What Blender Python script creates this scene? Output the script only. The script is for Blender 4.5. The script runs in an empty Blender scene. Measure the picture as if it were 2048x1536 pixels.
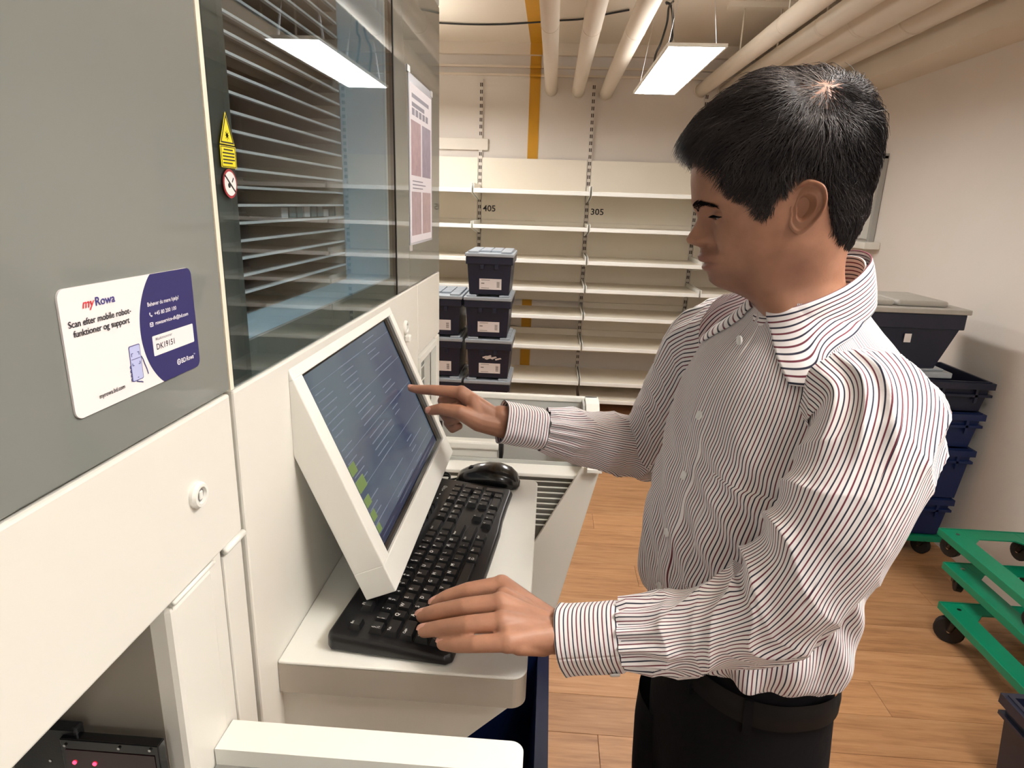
import bpy, bmesh, math, random
import numpy as np
from mathutils import Vector, Matrix, noise as mnoise

rnd = random.Random(7)
SC = bpy.context.scene
COL = SC.collection

# ---------------------------------------------------------------- camera
CAM = Vector((0.0, 0.0, 1.65))
YAW, PITCH, ROLL, FPX = math.radians(-3.08747), math.radians(-15.79806), math.radians(1.85843), 1272.3
_f = Vector((math.sin(YAW) * math.cos(PITCH), math.cos(YAW) * math.cos(PITCH), math.sin(PITCH)))
_r0 = Vector((math.cos(YAW), -math.sin(YAW), 0)); _u0 = _r0.cross(_f)
_r = _r0 * math.cos(ROLL) + _u0 * math.sin(ROLL); _u = _r.cross(_f)
cam_data = bpy.data.cameras.new('camera'); cam = bpy.data.objects.new('camera', cam_data); COL.objects.link(cam)
cam_data.sensor_width = 36.0; cam_data.lens = FPX / 2048 * 36.0; cam_data.clip_start = 0.02
cam.matrix_world = Matrix(((_r.x, _u.x, -_f.x, CAM.x), (_r.y, _u.y, -_f.y, CAM.y), (_r.z, _u.z, -_f.z, CAM.z), (0, 0, 0, 1)))
SC.camera = cam
def at(px, py, axis, val):
    """measured point of the photograph on a known plane of the room -> metres"""
    d = _r * ((px - 1024) / FPX) + _u * (-(py - 768) / FPX) + _f
    k = 'xyz'.index(axis); t = (val - CAM[k]) / d[k]
    return CAM + d * t

# ---------------------------------------------------------------- world, exposure
world = bpy.data.worlds.new('world'); SC.world = world; world.use_nodes = True
world.node_tree.nodes['Background'].inputs[0].default_value = (1, 0.95, 0.88, 1)
world.node_tree.nodes['Background'].inputs[1].default_value = 0.25
SC.view_settings.view_transform = 'Standard'; SC.view_settings.look = 'None'
SC.view_settings.gamma = 1.0; SC.view_settings.use_curve_mapping = False
SC.view_settings.exposure = 1.33
PANEL_STRENGTH = 13.0
PANEL_SPOTS = [((0.555, 3.49), 'x'), ((0.90, 0.55), 'o'), ((-1.02, 4.2), 'b'), ((0.62, -1.7), 's')]  # last two are unseen fill panels, added to brighten the shelves and the man

# ---------------------------------------------------------------- helpers
def lin(c):
    c = c / 255.0
    return c / 12.92 if c <= 0.04045 else ((c + 0.055) / 1.055) ** 2.4
def rgb(t): return (lin(t[0]), lin(t[1]), lin(t[2]), 1.0)
MATS = {}
def mat(name, col, rough=0.5, metal=0.0, spec=0.5, noise=None, bump=None, coat=0.0, sss=0.0, emit=None):
    """procedural material: base colour, optional mottling (scale, amount), optional bump (scale, strength)"""
    if name in MATS: return MATS[name]
    m = bpy.data.materials.new(name); m.use_nodes = True; nt = m.node_tree
    b = nt.nodes['Principled BSDF']
    b.inputs['Base Color'].default_value = rgb(col); b.inputs['Roughness'].default_value = rough
    b.inputs['Metallic'].default_value = metal; b.inputs['Specular IOR Level'].default_value = spec
    if coat: b.inputs['Coat Weight'].default_value = coat; b.inputs['Coat Roughness'].default_value = 0.05
    if sss:
        b.inputs['Subsurface Weight'].default_value = sss; b.inputs['Subsurface Radius'].default_value = (0.012, 0.005, 0.003)
        b.inputs['Subsurface Scale'].default_value = 0.5
    tc = nt.nodes.new('ShaderNodeTexCoord')
    if noise:
        n = nt.nodes.new('ShaderNodeTexNoise'); n.inputs['Scale'].default_value = noise[0]; n.inputs['Detail'].default_value = 5
        nt.links.new(tc.outputs['Object'], n.inputs['Vector'])
        mx = nt.nodes.new('ShaderNodeMixRGB'); mx.blend_type = 'MIX'
        k = 1 - noise[1]; c = rgb(col)
        mx.inputs[1].default_value = (c[0] * k, c[1] * k, c[2] * k, 1); mx.inputs[2].default_value = tuple(min(1, x * (1 + noise[1] * .6)) for x in c[:3]) + (1,)
        nt.links.new(n.outputs['Fac'], mx.inputs[0]); nt.links.new(mx.outputs[0], b.inputs['Base Color'])
    if bump:
        n = nt.nodes.new('ShaderNodeTexNoise'); n.inputs['Scale'].default_value = bump[0]; n.inputs['Detail'].default_value = 4
        nt.links.new(tc.outputs['Object'], n.inputs['Vector'])
        bp = nt.nodes.new('ShaderNodeBump'); bp.inputs['Strength'].default_value = bump[1]; bp.inputs['Distance'].default_value = 0.002
        nt.links.new(n.outputs['Fac'], bp.inputs['Height']); nt.links.new(bp.outputs[0], b.inputs['Normal'])
    if emit:
        b.inputs['Emission Color'].default_value = rgb(emit[0]); b.inputs['Emission Strength'].default_value = emit[1]
    MATS[name] = m
    return m

def tag(o, label=None, cat=None, group=None, kind=None):
    if label: o['label'] = label
    if cat: o['category'] = cat
    if group: o['group'] = group
    if kind: o['kind'] = kind
    return o
ROOTLOC = {}
def empty(name, loc, label, cat, group=None, rz=0.0):
    o = bpy.data.objects.new(name, None); COL.objects.link(o); o.location = loc; o.rotation_euler = (0, 0, rz)
    o.empty_display_size = 0.05
    ROOTLOC[o.name] = Vector(loc)
    return tag(o, label, cat, group)
def adopt(o, parent):
    """parent given in world coordinates (for unrotated roots)"""
    o.parent = parent
    if parent is not None and parent.name in ROOTLOC:
        o.matrix_parent_inverse = Matrix.Translation(-ROOTLOC[parent.name])
def link(name, me, parent=None, world=True):
    o = bpy.data.objects.new(name, me); COL.objects.link(o)
    if parent is not None:
        if world: adopt(o, parent)
        else: o.parent = parent
    return o

class MB:
    """collects shapes into one mesh"""
    def __init__(s): s.v = []; s.f = []; s.sm = []
    def add(s, vs, fs, smooth=False):
        n = len(s.v); s.v += [tuple(v) for v in vs]; s.f += [tuple(i + n for i in f) for f in fs]; s.sm += [smooth] * len(fs); return s
    def box(s, x0, x1, y0, y1, z0, z1, bev=0.0):
        if x0 > x1: x0, x1 = x1, x0
        if y0 > y1: y0, y1 = y1, y0
        if z0 > z1: z0, z1 = z1, z0
        b = min(bev, (x1 - x0) * .49, (y1 - y0) * .49, (z1 - z0) * .49)
        if b <= 0:
            return s.add([(x0, y0, z0), (x1, y0, z0), (x1, y1, z0), (x0, y1, z0), (x0, y0, z1), (x1, y0, z1), (x1, y1, z1), (x0, y1, z1)],
                         [(0, 3, 2, 1), (4, 5, 6, 7), (0, 1, 5, 4), (1, 2, 6, 5), (2, 3, 7, 6), (3, 0, 4, 7)])
        bm = bmesh.new(); bmesh.ops.create_cube(bm, size=1)
        for v in bm.verts: v.co = ((x0 + x1) / 2 + v.co.x * (x1 - x0), (y0 + y1) / 2 + v.co.y * (y1 - y0), (z0 + z1) / 2 + v.co.z * (z1 - z0))
        bmesh.ops.bevel(bm, geom=list(bm.edges), offset=b, segments=2, affect='EDGES', profile=0.5)
        bm.verts.index_update(); s.add([v.co[:] for v in bm.verts], [[v.index for v in f.verts] for f in bm.faces]); bm.free(); return s
    def prism(s, pts, axis, a, b):
        """polygon extruded between two positions on an axis; pts are the other two coordinates in xyz order"""
        def P(p, t): return {'x': (t, p[0], p[1]), 'y': (p[0], t, p[1]), 'z': (p[0], p[1], t)}[axis]
        n = len(pts); vs = [P(p, a) for p in pts] + [P(p, b) for p in pts]
        fs = [tuple(range(n))[::-1], tuple(range(n, 2 * n))] + [(i, (i + 1) % n, n + (i + 1) % n, n + i) for i in range(n)]
        return s.add(vs, fs)
    def tube(s, path, rad, seg=10, cap=True, smooth=True):
        path = [Vector(p) for p in path]; n = len(path)
        rads = rad if isinstance(rad, (list, tuple)) else [rad] * n
        t0 = (path[1] - path[0]).normalized(); ref = Vector((0, 0, 1)) if abs(t0.z) < .9 else Vector((1, 0, 0))
        nx = t0.cross(ref).normalized(); vs = []
        for i, p in enumerate(path):
            t = (path[min(i + 1, n - 1)] - path[max(i - 1, 0)]).normalized()
            nx = (nx - t * nx.dot(t)).normalized(); ny = t.cross(nx)
            for k in range(seg):
                a = 2 * math.pi * k / seg; vs.append(p + (nx * math.cos(a) + ny * math.sin(a)) * rads[i])
        fs = [(i * seg + k, i * seg + (k + 1) % seg, (i + 1) * seg + (k + 1) % seg, (i + 1) * seg + k) for i in range(n - 1) for k in range(seg)]
        if cap: fs += [tuple(range(seg))[::-1], tuple(range((n - 1) * seg, n * seg))]
        return s.add(vs, fs, smooth)
    def disc(s, c, axis, r, t, seg=24, r2=None):
        """short cylinder / cone frustum along an axis starting at c"""
        c = Vector(c); k = 'xyz'.index(axis); d = Vector((0, 0, 0)); d[k] = t
        e1 = Vector((0, 0, 0)); e1[(k + 1) % 3] = 1; e2 = Vector((0, 0, 0)); e2[(k + 2) % 3] = 1
        r2 = r if r2 is None else r2
        vs = [c + (e1 * math.cos(2 * math.pi * i / seg) + e2 * math.sin(2 * math.pi * i / seg)) * r for i in range(seg)]
        vs += [c + d + (e1 * math.cos(2 * math.pi * i / seg) + e2 * math.sin(2 * math.pi * i / seg)) * r2 for i in range(seg)]
        fs = [(i, (i + 1) % seg, seg + (i + 1) % seg, seg + i) for i in range(seg)] + [tuple(range(seg))[::-1], tuple(range(seg, 2 * seg))]
        return s.add(vs, fs)
    def mesh(s, name, m=None):
        me = bpy.data.meshes.new(name); me.from_pydata(s.v, [], s.f); me.validate()
        bm = bmesh.new(); bm.from_mesh(me); bmesh.ops.recalc_face_normals(bm, faces=bm.faces); bm.to_mesh(me); bm.free()
        if any(s.sm) and len(me.polygons) == len(s.sm): me.polygons.foreach_set('use_smooth', s.sm)
        if m: me.materials.append(m)
        return me
    def build(s, name, m, parent=None, world=True): return link(name, s.mesh(name, m), parent, world)
def struct(name, mb, m, parent=None):
    o = mb.build(name, m, parent); o['kind'] = 'structure'; return o
def rrect(x0, x1, y0, y1, r, n=6, corners=(1, 1, 1, 1)):
    """rounded rectangle outline, corners order: x1y1, x0y1, x0y0, x1y0"""
    pts = []
    for (cx, cy, a0), on in zip(((x1 - r, y1 - r, 0), (x0 + r, y1 - r, 90), (x0 + r, y0 + r, 180), (x1 - r, y0 + r, 270)), corners):
        if on:
            for i in range(n + 1):
                a = math.radians(a0 + 90 * i / n); pts.append((cx + r * math.cos(a), cy + r * math.sin(a)))
        else:
            pts.append({0: (x1, y1), 90: (x0, y1), 180: (x0, y0), 270: (x1, y0)}[a0])
    return pts
_TXT = {}
def text_mesh(s, shear=0.0, bold=0.0):
    k = (s, shear, bold)
    if k not in _TXT:
        cu = bpy.data.curves.new('lettering', 'FONT'); cu.body = s; cu.size = 1.0; cu.shear = shear; cu.offset = bold; cu.resolution_u = 3
        o = bpy.data.objects.new('lettering', cu); COL.objects.link(o)
        dg = bpy.context.evaluated_depsgraph_get(); me = bpy.data.meshes.new_from_object(o.evaluated_get(dg))
        co = np.empty(len(me.vertices) * 3); me.vertices.foreach_get('co', co); co = co.reshape(-1, 3)
        fs = [tuple(p.vertices) for p in me.polygons]
        bpy.data.objects.remove(o); bpy.data.curves.remove(cu); bpy.data.meshes.remove(me)
        _TXT[k] = (co, fs)
    return _TXT[k]
def add_text(mb, s, org, right, up, width=None, size=None, shear=0.0, height=None, bold=0.0):
    """flat lettering: fitted to a width (and optional cap height), baseline start at org"""
    co, fs = text_mesh(s, shear, bold); co = co.copy(); co[:, 0] -= co[:, 0].min()
    w = co[:, 0].max(); cap = 0.72
    sx = width / w if width else size
    sy = height / cap if height else sx
    o = Vector(org); R = Vector(right); U = Vector(up)
    mb.add([o + R * (p[0] * sx) + U * (p[1] * sy) for p in co], fs)

# ---------------------------------------------------------------- shared materials
M_WHITE = mat('machine_white', (226, 223, 214), .42, noise=(6, .03))
M_WHITE2 = mat('sheet_white', (232, 231, 224), .38, noise=(8, .02))
M_GREYP = mat('painted_grey', (168, 167, 160), .5, noise=(10, .05))
M_BLACK = mat('black_plastic', (20, 20, 22), .35, bump=(900, .12))
M_BLACKG = mat('black_gloss', (10, 10, 11), .12)
M_NAVY = mat('navy_crate_plastic', (22, 27, 48), .38, noise=(9, .12))
M_NAVYB = mat('blue_tote_plastic', (14, 32, 78), .4, noise=(7, .12))
M_LID = mat('grey_lid_plastic', (158, 165, 172), .35, noise=(8, .05))
M_GREEN = mat('green_dolly_plastic', (0, 128, 92), .42, noise=(8, .1))
M_PIPE = mat('pipe_paint', (222, 211, 195), .6, noise=(5, .05), bump=(40, .15))
M_SHELF = mat('shelf_cream', (236, 227, 210), .42, noise=(5, .03))
M_SHELFW = mat('shelf_edge_white', (244, 243, 236), .4)
M_CHROME = mat('chrome', (200, 200, 200), .18, 1.0)
M_RUB = mat('rubber', (22, 21, 21), .6)
M_PAPER = mat('label_paper', (228, 222, 220), .6)
M_INK = mat('ink_black', (28, 26, 28), .6)
M_CABLE = mat('cable_black', (24, 22, 21), .45)

# ================================================================ THE ROOM
XL, XR, YB, YF, ZC = -2.6, 2.1, 5.52, -2.6, 2.86
def plaster(name, col, amt=.04):
    return mat(name, col, .75, noise=(2.2, amt), bump=(60, .25))
M_WALL = plaster('plaster_wall', (224, 216, 207)); M_CEIL = plaster('ceiling_paint', (226, 214, 196))
struct('wall_back', MB().box(XL, XR + .1, YB, YB + .1, 0, ZC), M_WALL)
struct('wall_right', MB().box(XR, XR + .1, YF, YB, 0, ZC), M_WALL)
struct('wall_left', MB().box(XL - .1, XL, YF, YB, 0, ZC), M_WALL)
struct('wall_front', MB().box(XL, XR + .1, YF - .1, YF, 0, ZC), M_WALL)
struct('ceiling', MB().box(XL, XR + .1, YF, YB, ZC, ZC + .1), M_CEIL)

# laminate floor: each plank its own piece
def plank_mat():
    m = bpy.data.materials.new('oak_laminate'); m.use_nodes = True; nt = m.node_tree; b = nt.nodes['Principled BSDF']
    N = nt.nodes.new; L = nt.links.new
    tc = N('ShaderNodeTexCoord'); oi = N('ShaderNodeObjectInfo')
    mp = N('ShaderNodeMapping'); mp.inputs['Scale'].default_value = (1.2, 14, 1)
    cmb = N('ShaderNodeCombineXYZ'); ml = N('ShaderNodeMath'); ml.operation = 'MULTIPLY'; ml.inputs[1].default_value = 37
    L(oi.outputs['Random'], ml.inputs[0]); L(ml.outputs[0], cmb.inputs[0]); L(ml.outputs[0], cmb.inputs[2])
    va = N('ShaderNodeVectorMath'); va.operation = 'ADD'; L(tc.outputs['Object'], va.inputs[0]); L(cmb.outputs[0], va.inputs[1])
    L(va.outputs[0], mp.inputs['Vector'])
    n1 = N('ShaderNodeTexNoise'); n1.inputs['Scale'].default_value = 2.2; n1.inputs['Detail'].default_value = 7; n1.inputs['Roughness'].default_value = .62; n1.inputs['Distortion'].default_value = .6
    L(mp.outputs[0], n1.inputs['Vector'])
    n2 = N('ShaderNodeTexNoise'); n2.inputs['Scale'].default_value = 9; n2.inputs['Detail'].default_value = 6; L(mp.outputs[0], n2.inputs['Vector'])
    cr = N('ShaderNodeValToRGB'); e = cr.color_ramp.elements
    e[0].position = .30; e[0].color = rgb((140, 97, 64)); e[1].position = .72; e[1].color = rgb((192, 148, 108))
    k = cr.color_ramp.elements.new(.5); k.color = rgb((174, 128, 88))
    mixf = N('ShaderNodeMixRGB'); mixf.inputs[0].default_value = .3; L(n1.outputs['Fac'], mixf.inputs[1]); L(n2.outputs['Fac'], mixf.inputs[2])
    L(mixf.outputs[0], cr.inputs['Fac'])
    hs = N('ShaderNodeHueSaturation'); mr = N('ShaderNodeMapRange'); mr.inputs['To Min'].default_value = .9; mr.inputs['To Max'].default_value = 1.08
    L(oi.outputs['Random'], mr.inputs['Value']); L(mr.outputs[0], hs.inputs['Value']); L(cr.outputs[0], hs.inputs['Color']); L(hs.outputs[0], b.inputs['Base Color'])
    b.inputs['Roughness'].default_value = .42; b.inputs['Specular IOR Level'].default_value = .35
    bp = N('ShaderNodeBump'); bp.inputs['Strength'].default_value = .12; bp.inputs['Distance'].default_value = .001; L(n2.outputs['Fac'], bp.inputs['Height']); L(bp.outputs[0], b.inputs['Normal'])
    return m
floor = struct('floor', MB().box(XL, XR + .1, YF, YB, -.06, -.012), mat('underfloor', (70, 48, 32), .8))
M_PLANK = plank_mat()
PW, PL = .1725, 1.29
_pl = {}
def plank_mesh(l, w=PW):
    k = (round(l, 3), round(w, 3))
    if k not in _pl: _pl[k] = MB().box(.0006, l - .0006, .0006, w - .0006, -.012, 0, .0012).mesh('plank', M_PLANK)
    return _pl[k]
y = 1.696 - 16 * PW; row = 0
while y < YB:
    off = .224 if row == 15 else .224 + (row * .43 + rnd.random() * .25) % PL
    x = off - PL * 3
    while x < XR:
        x0, x1 = max(x, XL), min(x + PL, XR)
        if x1 - x0 > .02 and y + PW > -.3:
            w = min(PW, YB - y)
            if w > .01:
                o = link('plank', plank_mesh(x1 - x0, w), floor, world=False); o.location = (x0, y, 0)
        x += PL
    y += PW; row += 1

# cornice steps and soffit where the wall meets the ceiling
struct('trim_1', MB().box(XL, XR, YB - .05, YB, 2.775, ZC).box(XL, XR, YB - .03, YB, 2.685, 2.70).box(XL, XR, YB - .03, YB, 2.625, 2.64), M_CEIL)
struct('trim_2', MB().box(1.86, XR, YF, YB, 2.44, 2.60).box(1.98, XR, YF, YB, 2.60, ZC), M_CEIL)
# painted yellow stripe running over the ceiling and down the wall
M_YEL = mat('yellow_paint', (205, 148, 20), .55, noise=(9, .12))
struct('trim_3', MB().box(-.235, -.14, YF + .2, YB - .05, ZC - .004, ZC).box(-.235, -.14, YB - .054, YB - .05, 2.775, ZC).box(-.233, -.148, YB - .004, YB, 0.1, 2.775).box(-.234, -.146, YB - .034, YB - .004, 2.683, 2.702).box(-.234, -.146, YB - .034, YB - .004, 2.623, 2.642), M_YEL)
struct('trim_4', MB().box(-2.4, -.555, YB - .03, YB, 2.065, 2.155, .004), plaster('trunking_white', (226, 218, 206)))
struct('baseboard_right', MB().box(XR - .012, XR, YF, YB, 0, .07), M_WALL)

# ---- ceiling pipes
def pipe(x, z, r, label, y0=-2.0, y1=None, wob=.0):
    root = empty('ceiling_pipe', (x, YB - .02, z), label, 'pipe', 'white painted pipes under the ceiling')
    y1 = YB if y1 is None else y1
    n = 24; pts = [(x + wob * math.sin(i * .9), y0 + (y1 - y0) * i / n, z) for i in range(n + 1)]
    MB().tube(pts, r, 24).build('pipe_run', M_PIPE, root)
    MB().tube([(x, y1 - .012, z), (x, y1, z)], r * 1.12, 24).build('wall_collar', M_PIPE, root)
    for yy in (1.9, 3.6):
        m = MB().tube([(x, yy - .012, z), (x, yy + .012, z)], r * 1.03, 24)
        m.tube([(x, yy, z + r * .9), (x, yy, ZC)], .004, 6)
        m.build('hanger', M_PIPE, root)
pipe(-.060, 2.535, .047, 'leftmost white ceiling pipe beside the yellow painted stripe')
pipe(.152, 2.525, .048, 'second white ceiling pipe right of the yellow stripe')
pipe(.372, 2.515, .050, 'third white ceiling pipe just left of the lit panel')
pipe(1.115, 2.555, .050, 'slim white ceiling pipe just right of the lit panel')
pipe(1.300, 2.550, .050, 'second slim white ceiling pipe right of the lit panel')
pipe(1.50, 2.60, .105, 'thick white ceiling pipe second from the right wall soffit')
pipe(1.725, 2.60, .085, 'thick white ceiling pipe nearest the right wall soffit')

# ---- ceiling light panels
M_DIFF = bpy.data.materials.new('lit_diffuser'); M_DIFF.use_nodes = True
_b = M_DIFF.node_tree.nodes['Principled BSDF']; _b.inputs['Base Color'].default_value = (.9, .9, .9, 1)
_b.inputs['Emission Color'].default_value = (1, .985, .965, 1); _b.inputs['Emission Strength'].default_value = PANEL_STRENGTH
M_UP = M_DIFF.copy(); M_UP.name = 'added_uplight_glow'; M_UP.node_tree.nodes['Principled BSDF'].inputs['Emission Strength'].default_value = PANEL_STRENGTH * .2
M_UP2 = M_DIFF.copy(); M_UP2.name = 'added_uplight_glow_bright'; M_UP2.node_tree.nodes['Principled BSDF'].inputs['Emission Strength'].default_value = PANEL_STRENGTH * 1.1
def light_panel(cx, cy, z, label, lx=.122, ly=.58, bright=False):
    root = empty('ceiling_light', (cx, cy, z), label, 'light', 'suspended light panels')
    f = MB(); t = .008
    f.box(cx - lx, cx + lx, cy - ly, cy - ly + t, z, z + .014).box(cx - lx, cx + lx, cy + ly - t, cy + ly, z, z + .014)
    f.box(cx - lx, cx - lx + t, cy - ly + t, cy + ly - t, z, z + .014).box(cx + lx - t, cx + lx, cy - ly + t, cy + ly - t, z, z + .014)
    f.box(cx - lx + t, cx + lx - t, cy - ly + t, cy + ly - t, z + .010, z + .014)
    f.build('frame', M_SHELFW, root)
    MB().box(cx - lx + t, cx + lx - t, cy - ly + t, cy + ly - t, z + .001, z + .0095).build('diffuser', M_DIFF, root)
    MB().box(cx - lx + .02, cx + lx - .02, cy - ly + .02, cy + ly - .02, z + .0142, z + .018).build('added_uplight', M_UP2 if bright else M_UP, root)  # glowing top sheet added to brighten the ceiling
    for sx in (-1, 1):
        for sy in (-1, 1):
            MB().tube([(cx + sx * lx * .85, cy + sy * ly * .8, z + .014), (cx + sx * .02, cy + sy * ly * .8, ZC)], .0012, 5).build('suspension_wire', M_CHROME, root)
_lab = ['lit white panel light hanging by wires above the man', 'lit panel light above the man near the camera', 'added unseen fill panel light behind the machine', 'small added fill panel light behind the camera']
for (p, k), lb in zip(PANEL_SPOTS, _lab):
    light_panel(p[0], p[1], 2.29 if k == 'x' else 2.40, lb, .122 if k == 'x' else .15, .58 if k == 'x' else (.34 if k == 's' else .6), k == 'o')

# ---- loose cables under the ceiling
def cable(pts, r, label, name='ceiling_cable'):
    n = len(pts); P = [Vector(p) for p in pts]; out = []
    for i in range(n - 1):
        p0, p1, p2, p3 = P[max(i - 1, 0)], P[i], P[i + 1], P[min(i + 2, n - 1)]
        for k in range(8):
            t = k / 8; out.append(.5 * ((2 * p1) + (-p0 + p2) * t + (2 * p0 - 5 * p1 + 4 * p2 - p3) * t * t + (-p0 + 3 * p1 - 3 * p2 + p3) * t ** 3))
    out.append(P[-1]); o = MB().tube(out, r, 8).build(name, M_CABLE); return tag(o, label, 'cable')
cable([at(700, 30, 'z', 2.85), at(880, 46, 'z', 2.85), at(990, 49, 'z', 2.852), at(1080, 44, 'z', 2.852), at(1120, 41, 'z', 2.85), at(1165, 38, 'z', 2.85), at(1215, 28, 'z', 2.85), at(1258, 20, 'z', 2.85)], .006,
      'thin black cable stretched along the ceiling behind the pipes')
cable([(.63, 4.4, 2.85)] + [at(x, y, 'y', 4.2) for x, y in ((1333, 5), (1342, 12), (1346, 40), (1344, 75), (1338, 95))] + [(.60, 3.95, 2.309)], .007, 'black cable looping down to the lit panel light')
cable([(.66, 4.35, 2.85)] + [at(x, y, 'y', 4.15) for x, y in ((1338, 14), (1334, 45), (1322, 85), (1310, 115))] + [(.53, 3.98, 2.309)], .006, 'second black cable dropping behind the lit panel light')
r_ = empty('ceiling_rail', (1.0, 4.4, 2.86), 'flat painted rail fixed to the ceiling above the right pipes', 'rail')
MB().box(1.0, 1.75, 4.36, 4.44, 2.83, 2.86).build('rail_bar', M_CEIL, r_)
for xx in (1.1, 1.32): MB().tube([(xx, 4.4, 2.83), (xx, 4.4, 2.60)], .005, 6).build('drop_rod', M_CEIL, r_)
# ================================================================ WALL SHELVING
UPX = [-2.40, -1.51, -.617, .276, 1.16, 2.05]
LIPS = [(1.725, 1.785), (1.463, 1.506), (1.214, 1.263), (.998, 1.044), (.782, .828), (.538, .582), (.247, .297), (.10, .174)]
YP, YSF = 5.50, 5.0
def shelf_num(s, x, root):
    m = MB(); p = at(0, 0, 'y', 1)
    add_text(m, s, (x, YP - .0135, 1.585), (1, 0, 0), (0, 0, 1), width=.105 if len(s) > 2 else .07, height=.05, bold=.012)
    m.build('bay_number', M_INK, root)
_bl = ['cream wall shelving bay hidden at the far left behind the machine', 'empty cream wall shelving bay partly behind the machine', 'empty cream shelving bay numbered 405 behind the taller crate stack', 'empty cream shelving bay numbered 305 behind the pointing arm and face', 'empty cream wall shelving bay against the right wall in the corner']
for i in range(5):
    x0, x1 = UPX[i], UPX[i + 1]
    root = empty('wall_shelving', ((x0 + x1) / 2, YP, 0), _bl[i], 'shelving')
    up = MB().box(x0 - .015, x0 + .015, YP - .005, YP + .02, 0, 2.60)
    if i == 4: up.box(x1 - .015, x1 + .015, YP - .005, YP + .02, 0, 2.60)
    up.build('upright', M_WALL, root)
    sl = MB(); z = .15
    while z < 2.58:
        sl.box(x0 - .010, x0 - .002, YP - .0062, YP - .004, z, z + .028).box(x0 + .003, x0 + .011, YP - .0062, YP - .004, z, z + .028); z += .052
    tag(sl.build('slots', mat('slot_dark', (70, 60, 50), .8), root), kind='stuff')
    zz = [.10, .62, .86, 1.20, 1.52, 2.01]
    for k, (a, b) in enumerate(zip(zz[:-1], zz[1:])):
        if k in (0,): a = .42
        if i == 2 and k == 1: continue      # two open strips let the wall and its yellow stripe show
        MB().box(x0 + .018, x1 - .018, YP - .012, YP - .002, a, b - .002).build('back_panel', M_SHELF, root)
    for k, (za, zb) in enumerate(LIPS):
        zt = (za + zb) / 2 + .004
        s = MB().box(x0 + .012, x1 - .012, YSF + .012, YP - .014, zt - .012, zt).build('shelf', M_SHELF, root)
        MB().box(x0 + .012, x1 - .012, YSF - .001, YSF + .011, za, za + .03, .003).build('price_rail', M_SHELFW, s)
        if k < 7:
            for xx in (x0 + .0065, x1 - .0115):
                MB().prism([(YSF + .0, za), (YSF + .0, zb + .01), (YP - .02, zb + .012), (YP - .02, za - .05), (YP - .1, za - .05)], 'x', xx, xx + .005).build('bracket', M_SHELFW, s)
    if i == 1: shelf_num('40', -1.035, root)
    if i == 2: shelf_num('405', x0 + .03, root)
    if i == 3: shelf_num('305', x0 + .035, root)

# ================================================================ CRATES WITH LIDS
def lid_crate(name='lidded_crate', w=.30, d=.40, h=.262, torn=False):
    """navy box tapering downwards, deep rim, grey ribbed lid, paper label on the short side (front = -y)"""
    root = empty(name, (0, 0, 0), None, 'crate', None)
    b = MB(); hw, hd, t = w / 2, d / 2, .024
    zr = h - .075
    B = [(-hw + t, -hd + t), (hw - t, -hd + t), (hw - t, hd - t), (-hw + t, hd - t)]
    Tn = [(-hw + .012, -hd + .012), (hw - .012, -hd + .012), (hw - .012, hd - .012), (-hw + .012, hd - .012)]
    vs = [(x, y, 0) for x, y in B] + [(x, y, zr) for x, y in Tn]
    b.add(vs, [(0, 3, 2, 1), (4, 5, 6, 7), (0, 1, 5, 4), (1, 2, 6, 5), (2, 3, 7, 6), (3, 0, 4, 7)])
    b.build('body', M_NAVY, root, False)
    MB().box(-hw + .002, hw - .002, -hd + .002, hd - .002, zr, h - .028, .004).build('rim', M_NAVY, root, False)
    for sx in (-1, 1): MB().box(sx * .045 - .012, sx * .045 + .012, -hd + .002, -hd + .016, zr - .03, zr, .002).build('rib', M_NAVY, root, False)
    l = MB().box(-hw - .003, hw + .003, -hd - .003, hd + .003, h - .028, h - .006, .004).build('lid', M_LID, root, False)
    for ix in range(4):
        for iy in range(4):
            if ix in (1, 2) and iy == 0: continue
            x = -hw + .012 + ix * (w - .024) / 4; yy = -hd + .006 + iy * (d - .012) / 4
            MB().box(x + .003, x + (w - .024) / 4 - .003, yy + .004, yy + (d - .012) / 4 - .004, h - .006, h + .006, .003).build('lid_block', M_LID, l, False)
    s0 = -hd + .0175
    def fy(z): return -hd + t + (.012 - t) * z / zr - .0012
    lb = MB(); z0, z1, xa, xb = .030, .098, -.062, .078
    lb.add([(xa, fy(z0), z0), (xb, fy(z0), z0), (xb, fy(z1), z1), (xa, fy(z1), z1)], [(0, 1, 2, 3)])
    la = lb.build('paper_label', M_PAPER, root, False)
    pr = MB(); Up = Vector((0, fy(z1) - fy(z0), z1 - z0)).normalized()
    def pt(x, z): return Vector((x, fy(z) - .0006, z))
    add_text(pr, 'GTIN 0571 200', pt(xa + .012, .088), (1, 0, 0), Up, width=.06, height=.004) if False else None
    for (x, z, ww, hh) in ((xa + .012, .088, .055, .003), (xa + .012, .066, .02, .006), (xa + .012, .038, .05, .003)):
        q = pt(x, z); pr.add([q, q + Vector((ww, 0, 0)), q + Vector((ww, 0, 0)) + Up * hh, q + Up * hh], [(0, 1, 2, 3)])
    for k in range(9):
        q = pt(xb - .03, .045 + k * .0042); hh = .0018 if k % 3 else .003
        pr.add([q, q + Vector((.018, 0, 0)), q + Vector((.018, 0, 0)) + Up * hh, q + Up * hh], [(0, 1, 2, 3)])
    pr.build('label_print', mat('label_print', (120, 112, 110), .6), la, False)['kind'] = 'stuff'
    return root
def copy_tree(o, parent=None, name=None):
    c = o.copy(); COL.objects.link(c); c.parent = parent
    for ch in o.children: copy_tree(ch, c)
    return c
crate0 = lid_crate()
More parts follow.
